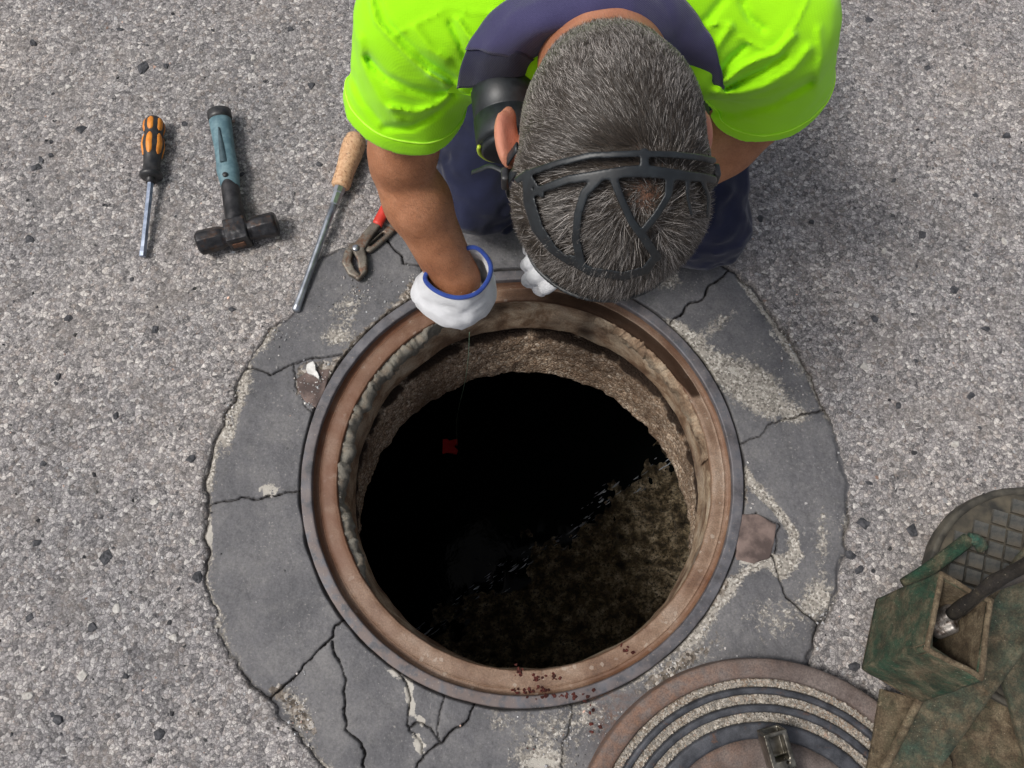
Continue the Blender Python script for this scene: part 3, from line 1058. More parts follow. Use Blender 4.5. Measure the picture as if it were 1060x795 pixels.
def chips(name, pos, size, tone, mat, parent=None, flat=.45, emb=.35, seed=1, nside=5, along=None):
    r = np.random.default_rng(seed); n = len(pos)
    a = (np.arange(nside) / nside * 2 * np.pi)[None] + r.uniform(0, 6.28, (n, 1)) + r.normal(0, .22, (n, nside))
    ra = size[:, None] * r.uniform(.65, 1.1, (n, nside))
    asp = r.uniform(.6, 1, (n, 1)); th = r.uniform(0, np.pi, (n, 1))
    x = ra * np.cos(a); y = ra * np.sin(a) * asp
    X = x * np.cos(th) - y * np.sin(th); Y = x * np.sin(th) + y * np.cos(th)
    if along is not None:
        dx_, dy_ = along; pa = X * dx_ + Y * dy_; pb = -X * dy_ + Y * dx_
        pa = pa * r.uniform(1, 3.2, (n, 1)); pb = pb * .3 + .12 * pa * np.sin(pa * 90)
        X = pa * dx_ - pb * dy_; Y = pa * dy_ + pb * dx_
    hh = size[:, None] * flat * r.uniform(.5, 1.3, (n, 1))
    tx = r.normal(0, .18, (n, 2))
    zt = hh * (1 - emb) + X * tx[:, :1] + Y * tx[:, 1:]
    k = r.uniform(.5, .8, (n, nside))
    bot = np.stack([X, Y, np.broadcast_to(-hh * emb, X.shape)], -1); top = np.stack([X * k, Y * k, zt], -1)
    V = np.concatenate([bot, top], 1) + pos[:, None, :]
    base = (np.arange(n) * 2 * nside)[:, None]
    side = np.concatenate([base + np.array([i, (i + 1) % nside, nside + (i + 1) % nside, nside + i]) for i in range(nside)])
    topf = base + nside + np.arange(nside)
    T = np.repeat(tone, 2 * nside, 0)
    return mesh_raw(name, V.reshape(-1, 3), [side, topf], mat, parent, False, {"tone": T})


def tones(n, r, light=1.0):
    v = np.clip(r.normal(.265, .095, n), .04, .66) * light
    warm = r.uniform(-.02, .09, n)
    t = np.stack([v * (1 + warm), v, v * (1 - warm * .8 + .01)], -1)
    m = r.uniform(0, 1, n) < .15
    t[m] = np.stack([v, v, v], -1)[m] * .28
    m = r.uniform(0, 1, n) < .03
    t[m] = np.array([.62, .60, .57])
    m = r.uniform(0, 1, n) < .03
    t[m] = t[m] * np.array([1.2, .85, .7])
    return t


n = 39000
pp = np.c_[rng.uniform(-1.2, 1.2, n), rng.uniform(-.65, 1.1, n)]
so = np.full(n, 1.0); cl = np.hypot(pp[:, 0] - RC[0], pp[:, 1] - RC[1]) < .75
so[cl] = outline_sd(pp[cl])
pp = pp[so > .001 + .004 * rng.uniform(0, 1, n)]
zz = fbm(pp, 3.0, 3, 1) * .004 + fbm(pp, 60, 3, 9) * .0022
size = np.clip(rng.lognormal(math.log(.0020), .40, len(pp)), .0013, .0078)
kind(chips("aggregate", np.c_[pp, zz - .0004], size, tones(len(pp), rng), MCHIP, None, .34, .45, 3), "stuff")
# grit lying over collar edges, in the grit patches and on the frame
gpx = []
for (x_, y_, rx_, ry_, n_) in [(440, 298, 22, 14, 150), (330, 400, 20, 22, 160), (310, 740, 14, 34, 120), (238, 420, 10, 40, 100), (765, 500, 10, 30, 90), (735, 625, 16, 40, 120),
                               (600, 760, 60, 30, 150), (700, 690, 60, 14, 120), (850, 640, 24, 20, 90), (375, 300, 30, 26, 110), (820, 360, 14, 40, 80), (560, 500, 300, 260, 400), (290, 345, 20, 20, 60)]:
    gpx.append(np.c_[rng.normal(x_, rx_ * .6, n_), rng.normal(y_, ry_ * .6, n_)])
gpx = np.concatenate(gpx); gp = P(gpx[:, 0], gpx[:, 1], .002)
rr_ = np.hypot(gp[:, 0] - RC[0], gp[:, 1] - RC[1])
gp = gp[rr_ > RC[2] + .004]
kind(chips("loose_grit", gp, np.clip(rng.lognormal(math.log(.0015), .4, len(gp)), .0007, .0045), tones(len(gp), rng, 1.2), MCHIP, None, .7, .15, 9), "stuff")

nf = 150
tf = rng.uniform(-.05, 1.0, nf); of = rng.normal(0, .016, nf) - .012 + .02 * noise(np.c_[tf, tf * 0], 9, 5)
fp = a_ + (b_ - a_) * tf[:, None] + nrm * of[:, None]
kind(chips("glint_flecks", np.c_[fp, np.full(nf, ZW + .008)], np.clip(rng.lognormal(math.log(.0045), .5, nf), .002, .012), np.tile([.52, .55, .60], (nf, 1)) * rng.uniform(.3, 1.5, (nf, 1)), MCHIP, None, .2, .1, 77, 9, (d_[0], d_[1])), "stuff")  # pale flecks added to imitate sky glints along the water's edge
nd = 170
dp = np.c_[rng.uniform(-1.1, 1.1, nd), rng.uniform(-.6, 1.05, nd)]
dp = dp[np.hypot(dp[:, 0] - RC[0], dp[:, 1] - RC[1]) > .56]
dt = rng.uniform(.02, .075, (len(dp), 1)) * np.array([1, 1, 1.08])
kind(chips("dark_chips", np.c_[dp, fbm(dp, 3.0, 3, 1) * .004 + .0004], rng.uniform(.0028, .0058, len(dp)), dt, MCHIP, None, .3, .4, 37, 6), "stuff")
# dark stones set in the asphalt, one object each
known = [(148, 70, 10), (42, 165, 5), (110, 577, 8), (38, 562, 6), (205, 598, 8), (787, 226, 6), (955, 243, 7), (894, 541, 8), (945, 549, 8), (1030, 513, 8), (33, 44, 5), (124, 30, 5),
         (83, 133, 7), (52, 160, 5), (38, 173, 8), (880, 575, 8), (888, 590, 7), (30, 248, 7), (35, 45, 4), (322, 88, 6), (172, 68, 5), (190, 128, 5), (60, 745, 6), (165, 760, 7), (95, 650, 6),
         (205, 598, 5), (884, 690, 8), (1042, 140, 6), (925, 187, 4), (1010, 202, 4), (905, 330, 5), (988, 300, 6), (1005, 410, 5), (930, 420, 5), (840, 230, 4), (70, 330, 6), (160, 340, 6), (120, 430, 5),
         (45, 480, 5), (30, 640, 6), (130, 700, 5), (900, 20, 6), (960, 70, 5), (300, 30, 5), (250, 180, 4), (60, 390, 5), (198, 475, 6), (900, 500, 5), (1020, 340, 5), (185, 610, 3), (330, 170, 5), (240, 320, 5)]
MST = simple("dark_basalt_stone", (.024, .025, .029), (.068, .068, .075), 120, .75, 0, .6, .0008)
MST2 = simple("pale_limestone", (.36, .34, .31), (.52, .5, .47), 120, .85, 0, .6, .0008)
pale = [(120, 630, 6), (22, 395, 5), (262, 60, 5), (85, 700, 6), (1000, 118, 5), (990, 460, 6), (70, 90, 6), (28, 720, 6), (180, 660, 5), (940, 640, 5), (915, 260, 5), (200, 560, 5), (895, 380, 5), (1040, 250, 5), (160, 520, 5)]


def stone(px, py, r, mat, seed):
    r = r * .88
    rg = np.random.default_rng(seed)
    c = P(px, py, .001); m = 7
    s = r / 600.
    a = np.arange(m) / m * 6.283 + rg.normal(0, .25, m)
    ra = s * rg.uniform(.7, 1.15, m); asp = rg.uniform(.6, 1); th = rg.uniform(0, 3.1)
    x, y = ra * np.cos(a), ra * np.sin(a) * asp
    X, Y = x * math.cos(th) - y * math.sin(th), x * math.sin(th) + y * math.cos(th)
    z0 = fbm(c[None, :2], 3.0, 3, 1)[0] * .004
    V = []
    for k_, zz_ in ((1.0, -.004), (1.0, .0004), (.82, .0014 + s * .06), (.4, .0018 + s * .09)):
        V.append(np.stack([c[0] + X * k_, c[1] + Y * k_, np.full(m, z0 + zz_)], -1))
    V = np.concatenate(V)
    V[m:] += rg.normal(0, s * .05, V[m:].shape)
    F = np.concatenate([[[l * m + i, l * m + (i + 1) % m, (l + 1) * m + (i + 1) % m, (l + 1) * m + i] for i in range(m)] for l in range(3)])
    return mesh_raw("stone", V, [F, (np.arange(m) + 3 * m)[None]], mat, ground, False)


for i, (x_, y_, r_) in enumerate(known): stone(x_, y_, r_, MST, 100 + i)
for i, (x_, y_, r_) in enumerate(pale): stone(x_, y_, r_, MST2, 300 + i)
# ------------------------------------------------------------------ tools on the asphalt
MSTEEL = simple("bright_tool_steel", (.30, .31, .33), (.46, .47, .50), 60, .28, .9, .15, .0003)
MSTEEL2 = simple("bluish_chrome_steel", (.20, .24, .32), (.40, .45, .55), 50, .33, .8, .15, .0003)
MORANGE = simple("orange_grip", (.55, .17, .012), (.74, .27, .03), 60, .5, 0, .2, .0003)
MBLKP = simple("black_plastic", (.014, .014, .016), (.035, .034, .034), 90, .42, 0, .2, .0003)
MBLUE = simple("blue_grey_rubber_grip", (.075, .145, .175), (.13, .22, .25), 70, .6, 0, .3, .0004)
MBLUE2 = simple("dark_grip_inlay", (.025, .05, .062), (.045, .08, .095), 70, .6, 0, .3, .0004)
MWOOD = M("worn_ash_wood", .55, 0, .35)
_v = MWOOD.stretch(14, 14, 3)
MWOOD.color(MWOOD.mix(MWOOD.ramp(MWOOD.noise(9, 6, .7, 1.0, vec=_v), [(.35, 0), (.6, 1)]), (.40, .21, .105), (.62, .40, .235)))
MWOOD.bump(MWOOD.noise(60, 4, vec=_v), .3, .0004)
_c = MWOOD.b.inputs["Base Color"].links[0].from_socket
MWOOD.color(MWOOD.mix(MWOOD.ramp(MWOOD.noise(170, 3), [(.58, 0), (.66, .7)]), _c, (.12, .055, .03)))
MWOOD = MWOOD.m
MIRON = simple("dark_forged_steel", (.018, .018, .020), (.055, .053, .055), 45, .42, .55, .45, .0007)
_m = MIRON


def rusty(name, c1, c2, rust, amt=.5, rough=.6, metal=.3):
    m = M(name, rough, metal, .4)
    c = m.mix(m.ramp(m.noise(45, 5), [(.35, 0), (.65, 1)]), c1, c2)
    c = m.mix(m.ramp(m.noise(60, 6, .72, .5), [(amt - .05, 0), (amt + .08, 1)]), c, rust)
    c = m.mix(.4, c, m.ramp(m.noise(600, 3, .7), [(.3, .15), (.7, .85)]), 'OVERLAY')
    m.color(c); m.bump(m.noise(260, 6, .7), .5, .0007)
    return m.m


MHAM = rusty("used_hammer_steel", (.014, .014, .016), (.045, .044, .047), (.055, .030, .018), .58, .38, .4)
MPLI = rusty("dull_plier_steel", (.10, .085, .07), (.20, .18, .15), (.12, .06, .035), .55, .5, .5)
MREDG = simple("red_dipped_grip", (.50, .030, .018), (.62, .05, .03), 60, .45, 0, .2, .0003)

# orange and black screwdriver
A = P(160, 122, .020); B = P(156.5, 183, .018); T = P(147.5, 266, .008)
t = thing("screwdriver", "small screwdriver with orange and black handle and short steel blade", "screwdriver", P(155, 190, 0))
L1 = np.linalg.norm(B - A)
pr = [(0, .002), (.001, .009), (.004, .0135), (.012, .0172), (.022, .0178), (.031, .0158), (.036, .0150), (.046, .0178), (.058, .0190), (.070, .0170), (.080, .0148), (.090, .0142), (L1 - .008, .0150), (L1 - .005, .0195), (L1, .0195), (L1 + .003, .016), (L1 + .004, .004)]
rod("handle", A, B, pr, MBLKP, t, 36, shape=lambda th, s: 1 - .035 * (np.cos(6 * th) > .75) * (s > .004) * (s < .088))
u, v, d = frame_of(B - A)
prf = np.array(pr)
for i in range(6):
    th = math.radians(30 + 60 * i)
    for (s0, s1) in ((.006, .032), (.038, .079)):
        s = np.linspace(s0, s1, 9)
        wv_ = .0062 * np.sqrt(np.clip(1 - ((s - (s0 + s1) / 2) / ((s1 - s0) / 2 * 1.02)) ** 4, .02, 1))
        R = np.interp(s, prf[:, 0], prf[:, 1])
        V = []
        for k_, lift in ((-1, -.0008), (-.75, .0009), (0, .0012), (.75, .0009), (1, -.0008)):
            aa = th + k_ * wv_ / R
            V.append(A + d * s[:, None] + (u * np.cos(aa)[:, None] + v * np.sin(aa)[:, None]) * (R + lift)[:, None])
        V = np.stack(V, 0).reshape(-1, 3)
        mesh_raw("grip_inlay", V, [quads_grid(5, 9)[:, ::-1]], MORANGE, t, True)
d2 = T - B; L2 = np.linalg.norm(d2)
rod("ferrule", B, T, [(-.002, .0085), (.004, .0085), (.012, .0080), (.0125, .003)], MIRON, t, 20)
rod("blade", B + d2 * .06, T, [(0, .0056), (L2 * .82, .0056), (L2 * .88, .0064), (L2 * .935, .0060), (L2 * .94, .002)], MSTEEL2, t, 6, smooth=False)

# club hammer
HA = P(227, 118, .024); HB = P(243, 238, .024)
hd = thing("hammer", "double faced club hammer with blue grey rubber grip and dark steel head", "hammer", P(240, 190, 0))
HX = P(205, 252, .024); HY = P(287, 231, .024)
hu = (HY - HX); hl = np.linalg.norm(hu); hu /= hl
hdx = (HB - HA); hdx[2] = 0; hdx /= np.linalg.norm(hdx)
hup = np.array([0, 0, 1.0]); hv = np.cross(hup, hu)
HC = (HX + HY) / 2
Rh = np.array([hu, hv, hup])


def f_head(p):
    q = (p - HC) @ Rh.T
    ax = np.abs(q[:, 0])
    r = np.hypot(q[:, 1], q[:, 2])
    o8 = np.maximum(np.maximum(np.abs(q[:, 1]), np.abs(q[:, 2])), (np.abs(q[:, 1]) + np.abs(q[:, 2])) * .7071 + .0012)
    rr = .2 * r + .8 * o8
    R = .0200 + .0008 * sstep(.035, .055, ax) - .003 * sstep(hl / 2 - .004, hl / 2, ax) - .0035 * np.exp(-((ax - .020) / .007) ** 2)
    d = np.maximum(rr - R, ax - hl / 2)
    ck = rbox(q, (0, 0, 0), (.0185, .0215, .0195), None, .002)
    d = smin(d, ck, .003)
    return d + fbm(p, 160, 2, 5) * .0006


sdf_mesh("head", f_head, HC - .09, HC + .09, .0015, MHAM, hd)
q0 = HC + hdx * .0200
boxmesh("eye_wedge", [q0 + hu * a * .011 + hdx * b * .0035 + hup * c * .0065 for c in (-1, 1) for (a, b) in ((-1, -1), (1, -1), (1, 1), (-1, 1))],
        rusty("rusty_wedge", (.20, .10, .06), (.14, .07, .04), (.07, .03, .02), .5), hd, False, .001)
LH = np.linalg.norm(HC - HA)
sh = lambda th, s: 1 + .08 * np.cos(2 * th)
rod("shaft", HA + hdx * .08, HC, [(0, .010), (.030, .0125), (.055, .0135), (.075, .0155), (LH - .085, .018), (LH - .080, .018)], MIRON, hd, 24)
rod("grip", HA + hdx * .012, HC, [(0, .0182), (.01, .0178), (.035, .0170), (.060, .0160), (.090, .0168), (.102, .0180), (.106, .0180), (.120, .0166), (.140, .0145), (.141, .010)], MBLUE, hd, 32, shape=sh)
rod("end_cap", HA - hdx * .008, HC, [(0, .009), (.0015, .0165), (.004, .0196), (.015, .0198), (.022, .0188), (.0225, .012)], MBLKP, hd, 32, shape=sh)
uu = np.cross(hup, hdx)
# recessed dark strip and rivet on the grip
s = np.linspace(.028, .098, 14)
ww = np.interp(s, [.028, .06, .098], [.0015, .0045, .0062])
V = np.stack([HA + hdx * (.012 + s)[:, None] + uu * (k_ * ww)[:, None] + hup * (.0182 + .0002 * 0 + (.0018 if abs(k_) < 1 else -.001) - np.interp(s, [0, .06, .11], [.0003, .0022, .0006]))[:, None] for k_ in (-1, -.6, .6, 1)], 0)
mesh_raw("grip_inlay", V.reshape(-1, 3), [quads_grid(4, 14)], MBLUE2, hd)
cR = HA + hdx * .135
rod("rivet", cR + hup * .012, cR + hup * .03, [(0, .0045), (.0055, .0045), (.0065, .003)], MBLKP, hd, 14)

# wooden handled chisel
WA = P(370, 139, .026); WB = P(352, 194, .022); WT = P(305.5, 323, .006)
ch = thing("chisel", "long chisel with worn wooden handle and round steel shank", "chisel", P(345, 220, 0))
Lw = np.linalg.norm(WB - WA)
rod("handle", WA, WB, [(0, .004), (.0015, .012), (.006, .0172), (.020, .0205), (.040, .0202), (.060, .0178), (.078, .0165), (Lw - .006, .0168), (Lw - .002, .0158), (Lw, .0125), (Lw + .0004, .004)], MWOOD, ch, 32,
    shape=lambda th, s: 1 - .035 * np.cos(8 * th) ** 6)
wd = WT - WB; Ls = np.linalg.norm(wd)
rod("ferrule", WB, WT, [(-.002, .0105), (.010, .0102), (.012, .0085), (.032, .0078), (.034, .006)], MSTEEL, ch, 8, smooth=False)
rod("shank", WB + wd * .1, WT, [(0, .0062), (Ls * .2, .0062), (Ls * .75, .0058), (Ls * .84, .0068), (Ls * .885, .0074), (Ls * .898, .004)], simple("grey_shank_steel", (.30, .32, .35), (.50, .53, .57), 50, .28, .85, .2, .0003), ch, 20, squash=.95)

# water pump pliers
pl = thing("pliers", "slip joint pliers with red handle grip beside the wooden chisel", "pliers", P(372, 270, 0))


def flat(name, px, rad, z, hh, mat, parent, holes=(), k=.0015, res=.0012):
    pts = P(np.array(px, float)[:, 0], np.array(px, float)[:, 1], z)[:, :2]
    rad = np.array(rad) / 620.
    hp = [(P(np.array(h_, float)[:, 0], np.array(h_, float)[:, 1], z)[:, :2], np.array(r_) / 620.) for h_, r_ in holes]

    def f(p):
        d = poly_d(p[:, :2], pts, rad)
        for a_, r_ in hp:
            d = smax(d, -poly_d(p[:, :2], a_, r_), .001)
        return smax(d, np.abs(p[:, 2] - z) - hh, .004)
    lo = np.r_[pts.min(0) - rad.max() - .01, z - hh - .008]; hi = np.r_[pts.max(0) + rad.max() + .01, z + hh + .008]
    return sdf_mesh(name, f, lo, hi, res, mat, parent)


flat("jaw", [(361, 262), (359, 272), (364, 282), (371, 287)], [4.5, 5.0, 4.5, 3.0], .010, .006, MPLI, pl)
flat("jaw_lever", [(371, 288), (376, 280), (375, 268), (371, 258), (380, 245), (391, 231)], [3, 4.6, 5.5, 6.5, 5.8, 5.0], .012, .006, MPLI, pl,
     holes=[([(366, 272), (371, 284)], [1.2, 2.2])])
flat("handle_lever", [(362, 263), (366, 256), (382, 258), (396, 246), (407, 236), (418, 218), (430, 196)], [4.5, 5, 4.6, 5.2, 4.6, 3.6, 3.6], .007, .005, MPLI, pl,
     holes=[([(384, 254), (397, 243)], [1.5, 1.5])])
pp_ = P(np.array([390, 396, 404, 415]), np.array([233, 222, 207, 190]), .013)
tube("handle_grip", catmull(pp_, 5), .0095, MREDG, pl, 16, squash=.75)
c_ = P(368.5, 257.5, .016)
rod("pivot_bolt", c_, c_ + np.array([0, 0, .01]), [(0, .0062), (.004, .0062), (.0058, .0045), (.006, .001)], MSTEEL, pl, 18)

# ------------------------------------------------------------------ manhole cover lying on the ground
zc = .034
k0 = circ(800, 909, 222, zc)
MCOVR = M("brown_cover_iron", .68, .1, .4)
_c = MCOVR.ramp(MCOVR.noise(22, 6, .65), [(.3, (.075, .058, .052)), (.5, (.125, .100, .090)), (.72, (.185, .155, .14))])
_c = MCOVR.mix(MCOVR.math('MULTIPLY', MCOVR.math('MULTIPLY', MCOVR.attr("rust"), .6), MCOVR.ramp(MCOVR.noise(60, 5, .7), [(.35, 0), (.6, .9)])), _c, (.22, .105, .055))
_c = MCOVR.mix(.5, _c, MCOVR.ramp(MCOVR.noise(420, 4, .7), [(.3, .1), (.5, .5), (.72, .9)]), 'OVERLAY')
MCOVR.color(_c); MCOVR.bump(MCOVR.noise(180, 6, .75), .6, .0012); MCOVR = MCOVR.m
cov = thing("manhole_cover", "round iron manhole cover with concentric ridges and gravel filled grooves", "manhole cover", (k0[0], k0[1], 0))
rp = lambda rpx: k0[2] * rpx / 222.


def cov_ring(name, prof, mat, rust):
    rs_ = interp_rings([(k0[0], k0[1], r_, z_) for r_, z_ in prof], 3)
    return ringmesh(name, rs_, mat, cov, .0008, 55, lambda V, T, s: {"rust": np.clip(rust * sstep(70, 125, T) + .4 * noise(V, 14, 2), 0, 1), "wet_shade": np.clip(noise(V, 9, 31) * 1.2 - .35, 0, .55)}, seed=33)


MCI = rusty("blue_black_cast_iron", (.032, .034, .040), (.080, .083, .094), (.10, .055, .038), .63, .5, .35)
cov_ring("rim", [(rp(222), .002), (rp(222), zc - .006), (rp(221), zc - .001), (rp(218), zc + .001), (rp(204), zc + .001), (rp(201), zc - .001), (rp(199.5), zc - .006), (rp(199), zc - .014)], MCOVR, 1.0)
for (ra, rb) in ((190, 182), (171.5, 162.5), (152, 134)):
    cov_ring("ridge", [(rp(ra) + .001, zc - .014), (rp(ra), zc - .003), (rp(ra) - .0015, zc + .0005), (rp((ra + rb) / 2), zc + .0010), (rp(rb) + .0015, zc + .0005), (rp(rb), zc - .003), (rp(rb) - .001, zc - .014)], MCI, .2)
MSAND = M("packed_sandy_grout", .95, 0, .2)
_t = MSAND.ramp(MSAND.sep(MSAND.vor(260), 0), [(0, (.09, .075, .06)), (.4, (.21, .18, .145)), (.8, (.33, .295, .25)), (1, (.48, .45, .40))])
MSAND.color(MSAND.mix(MSAND.ramp(MSAND.noise(12, 3), [(.45, 0), (.65, .7)]), _t, (.25, .18, .13)))
MSAND.bump(MSAND.vor(260, "Distance"), .8, -.002); MSAND = MSAND.m
for (ra, rb) in ((200, 189), (183, 170.5), (163.5, 151)):
    cov_ring("groove_fill", [(rp(ra), zc - .010), (rp(ra) - .002, zc - .0065), (rp((ra + rb) / 2), zc - .006), (rp(rb) + .002, zc - .0065), (rp(rb), zc - .010)], MSAND, 0)
cov_ring("centre_plate", [(rp(135), zc - .010), (rp(134), zc - .006), (rp(90), zc - .0055), (rp(40), zc - .005), (.001, zc - .005)], MCOVR, .6)
gq = []
for (ra, rb) in ((200, 189), (183, 170.5), (163.5, 151)):
    n_ = 1300
    r_ = rng.uniform(rp(rb) + .002, rp(ra) - .002, n_); a_ = rng.uniform(math.radians(20), math.radians(160), n_)
    gq.append(np.c_[k0[0] + r_ * np.cos(a_), k0[1] + r_ * np.sin(a_), np.full(n_, zc - .0062)])
gq = np.concatenate(gq)
kind(chips("groove_gravel", gq, np.clip(rng.lognormal(math.log(.0019), .35, len(gq)), .001, .004), (.5 * tones(len(gq), rng, 1.1) + .5 * .27) * np.array([1.06, .98, .86]), MCHIP, cov, .6, .3, 13), "stuff")

# socket ended lifting key lying on the cover
LK = thing("lifting_key", "steel lifting key with open square socket end on the iron cover", "lifting key", P(812, 790, zc))
A = P(798, 755, zc + .040); B = P(823, 842, zc + .026)
u, v, d = frame_of(B - A)
MKEY = simple("worn_nickel_steel", (.07, .064, .052), (.26, .24, .20), 40, .30, .9, .3, .0004)


def f_key(p):
    q = (p - A) @ np.array([u, v, d]).T
    s = q[:, 2]
    o = np.maximum(np.abs(q[:, 0]) - .0165, np.abs(q[:, 1]) - .0165)
    o = smax(o, -(s - .0), .002); o = np.maximum(o, s - .05)
    inn = np.maximum(np.abs(q[:, 0]) - .0128, np.abs(q[:, 1]) - .0128); inn = np.maximum(inn, s - .042)
    sl = np.maximum(np.maximum(np.abs(q[:, 0]) - .0095, np.abs(s - .022) - .016), -(q[:, 1] * sgn))
    o = smax(smax(o, -inn, .001), -sl, .0015)
    sh_ = np.maximum(np.hypot(q[:, 0], q[:, 1]) - .0165, np.abs(s - .10) - .06)
    hole = np.maximum(np.hypot(q[:, 0] - .006, s - .042) - .0022, -(q[:, 1] * sgn))
    return smax(smin(o, sh_, .003), -hole, .001)


sgn = 1.0 if np.dot(v, CAM - A) > 0 else -1.0
sdf_mesh("socket", f_key, np.minimum(A, B) - .03, np.maximum(A, B) + .03, .0013, MKEY, LK)

# ------------------------------------------------------------------ muddy green things at the lower right
GREEN = (.010, .060, .035)
MMUDG = mat_mud("mud_over_green_paint", GREEN, .53)
MMUD = mat_mud("dried_brown_mud", (.030, .050, .028), .40)
MMUDI = mat_mud("mud_caked_inside", (.05, .04, .025), .36)
MGPL = mat_mud("scuffed_green_paint", (.035, .062, .045), .51)

tA, tB, tC, tD = [P(a, b, .205) for a, b in ((972, 592), (957, 672), (1016, 706), (1028, 621))]
bA, bB, bC = [P(a, b, .05) for a, b in ((908, 620), (893, 692), (950, 727))]
bD = bA + (bC - bB)
bx_ = thing("open_box", "muddy green four sided box standing open at the top with a tool inside", "box", (bA + bB + bC + bD) / 4 * np.array([1, 1, 0]))
cb = (bA + bB + bC + bD) / 4; ct = (tA + tB + tC + tD) / 4


def wall(name, a, b, c, d, th, mat):
    """a-b bottom edge, d-c top edge; thickness towards the box centre; crumpled"""
    nu_, nv_ = 26, 30
    U, V_ = np.meshgrid(np.linspace(0, 1, nu_), np.linspace(0, 1, nv_), indexing='ij')
    U = U[..., None]; V_ = V_[..., None]
    S = (a * (1 - U) + b * U) * (1 - V_) + (d * (1 - U) + c * U) * V_
    cen_ = cb * (1 - V_) + ct * V_
    n_ = np.cross(b - a, d - a); n_ /= np.linalg.norm(n_)
    if np.dot(n_, (a + c) / 2 - (cb + ct) / 2) < 0: n_ = -n_
    S = S.reshape(-1, 3)
    dd = (fbm(S, 14, 3, 81) * .007)[:, None]
    out = S + n_ * dd
    inn = S + n_ * (dd - th)
    V = np.concatenate([out, inn]); N_ = len(S)
    g = quads_grid(nu_, nv_)
    e = []
    idx = np.arange(N_).reshape(nu_, nv_)
    for line in (idx[:, 0], idx[-1, :], idx[::-1, -1], idx[0, ::-1]):
        e.append(np.stack([line[:-1], line[:-1] + N_, line[1:] + N_, line[1:]], -1))
    fl_ = np.dot(np.cross(b - a, d - a), n_) > 0
    F = [g if fl_ else g[:, ::-1], (g + N_)[:, ::-1] if fl_ else g + N_] + ([x[:, ::-1] for x in e] if not fl_ else e)
    return mesh_raw(name, V, [np.concatenate(F)], mat, bx_, True)


for (p0, p1, p2_, p3) in ((bA, bB, tB, tA), (bB, bC, tC, tB), (bC, bD, tD, tC), (bD, bA, tA, tD)):
    wall("side_panel", p0, p1, p2_, p3, .006, MMUDG)
    # laminated lip along the open edge
    m_ = ((p2_ + p3) / 2 - ct); m_ /= np.linalg.norm(m_)
    e0 = p3 - m_ * .003; e1 = p2_ - m_ * .003
    pts = np.linspace(e0, e1, 16); pts = pts + fbm(pts, 25, 2, 5)[:, None] * .003
    tube("lip", pts, .0038, MMUDI, bx_, 8)
    # brown lining
    k_ = .0075
    qd = [p0 - m_ * k_, p1 - m_ * k_, p2_ - m_ * k_ + np.array([0, 0, -.002]), p3 - m_ * k_ + np.array([0, 0, -.002])]
    mesh_raw("lining", qd, [np.array([[0, 1, 2, 3]])], MMUDI, bx_, False)
prism("bottom", np.array([bA, bB, bC, bD]), .045, .052, MMUD, bx_)


def slab_piece(name, px, z1, th, mat, label, cat, bev=.004, wob=.004, group=None):
    q = P(np.array(px, float)[:, 0], np.array(px, float)[:, 1], z1)
    n = len(q); pts = []; zz = []
    for i in range(n):
        for s in np.linspace(0, 1, 10, endpoint=False):
            pts.append(q[i] * (1 - s) + q[(i + 1) % n] * s)
    pts = np.array(pts)
    pts[:, :2] += np.stack([noise(pts, 40, 3), noise(pts, 40, 9)], -1) * wob * .6
    o = prism(name, pts, pts[:, 2] - th, pts[:, 2], mat, None, bev)
    if label: tag(o, label, cat, group)
    return o


slab_piece("steel_plate", [(912, 712), (950, 722), (985, 790), (985, 850), (892, 850), (898, 795)], .042, .008, MMUD, "flat mud brown plate on the ground below the open green box", "plate", .002)
slab_piece("steel_plate", [(985, 760), (1035, 668), (1110, 640), (1120, 870), (960, 870)], .018, .012, MMUD, "dark mud covered plate at the bottom right corner under the green beam", "plate", .003)
slab_piece("green_panel", [(1034, 690), (1062, 655), (1120, 600), (1120, 860), (1074, 820)], .045, .012, MGPL, "scuffed green panel at the right edge below the green beam", "panel", .003)
# beam: sloping channel with two flanges
bz = .058
bl = [P(x_, y_, bz) for x_, y_ in ((928, 850), (940, 735), (1030, 608), (1085, 545))]
bm = thing("green_beam", "long muddy green steel beam lying diagonally under the open box", "beam", P(980, 760, 0))
q = [P(x_, y_, z_) for x_, y_, z_ in ((905, 815, .052), (948, 728, .052), (1046, 588, .10), (1078, 545, .11), (1112, 590, .10), (1061, 666, .085), (968, 795, .058), (940, 835, .052))]
qq = np.array(q); pts = []
for i in range(len(qq)):
    for s in np.linspace(0, 1, 12, endpoint=False): pts.append(qq[i] * (1 - s) + qq[(i + 1) % len(qq)] * s)
pts = np.array(pts); pts[:, :2] += np.stack([noise(pts, 30, 3), noise(pts, 30, 9)], -1) * .003
prism("web", pts, pts[:, 2] - .010, pts[:, 2], MGPL, bm, .003)
f0, f1 = np.array(q[0]), np.array(q[1])
tube("flange", np.array([q[0], q[1] + (q[2] - q[1]) * .05, q[1] + (q[2] - q[1]) * .5, q[2]]) + np.array([0, 0, .001]), .006, MMUD, bm, 8)
tube("flange", np.array([q[6], q[5] * .5 + q[6] * .5, q[5], q[4]]) + np.array([0, 0, -.004]), .007, MGPL, bm, 8)

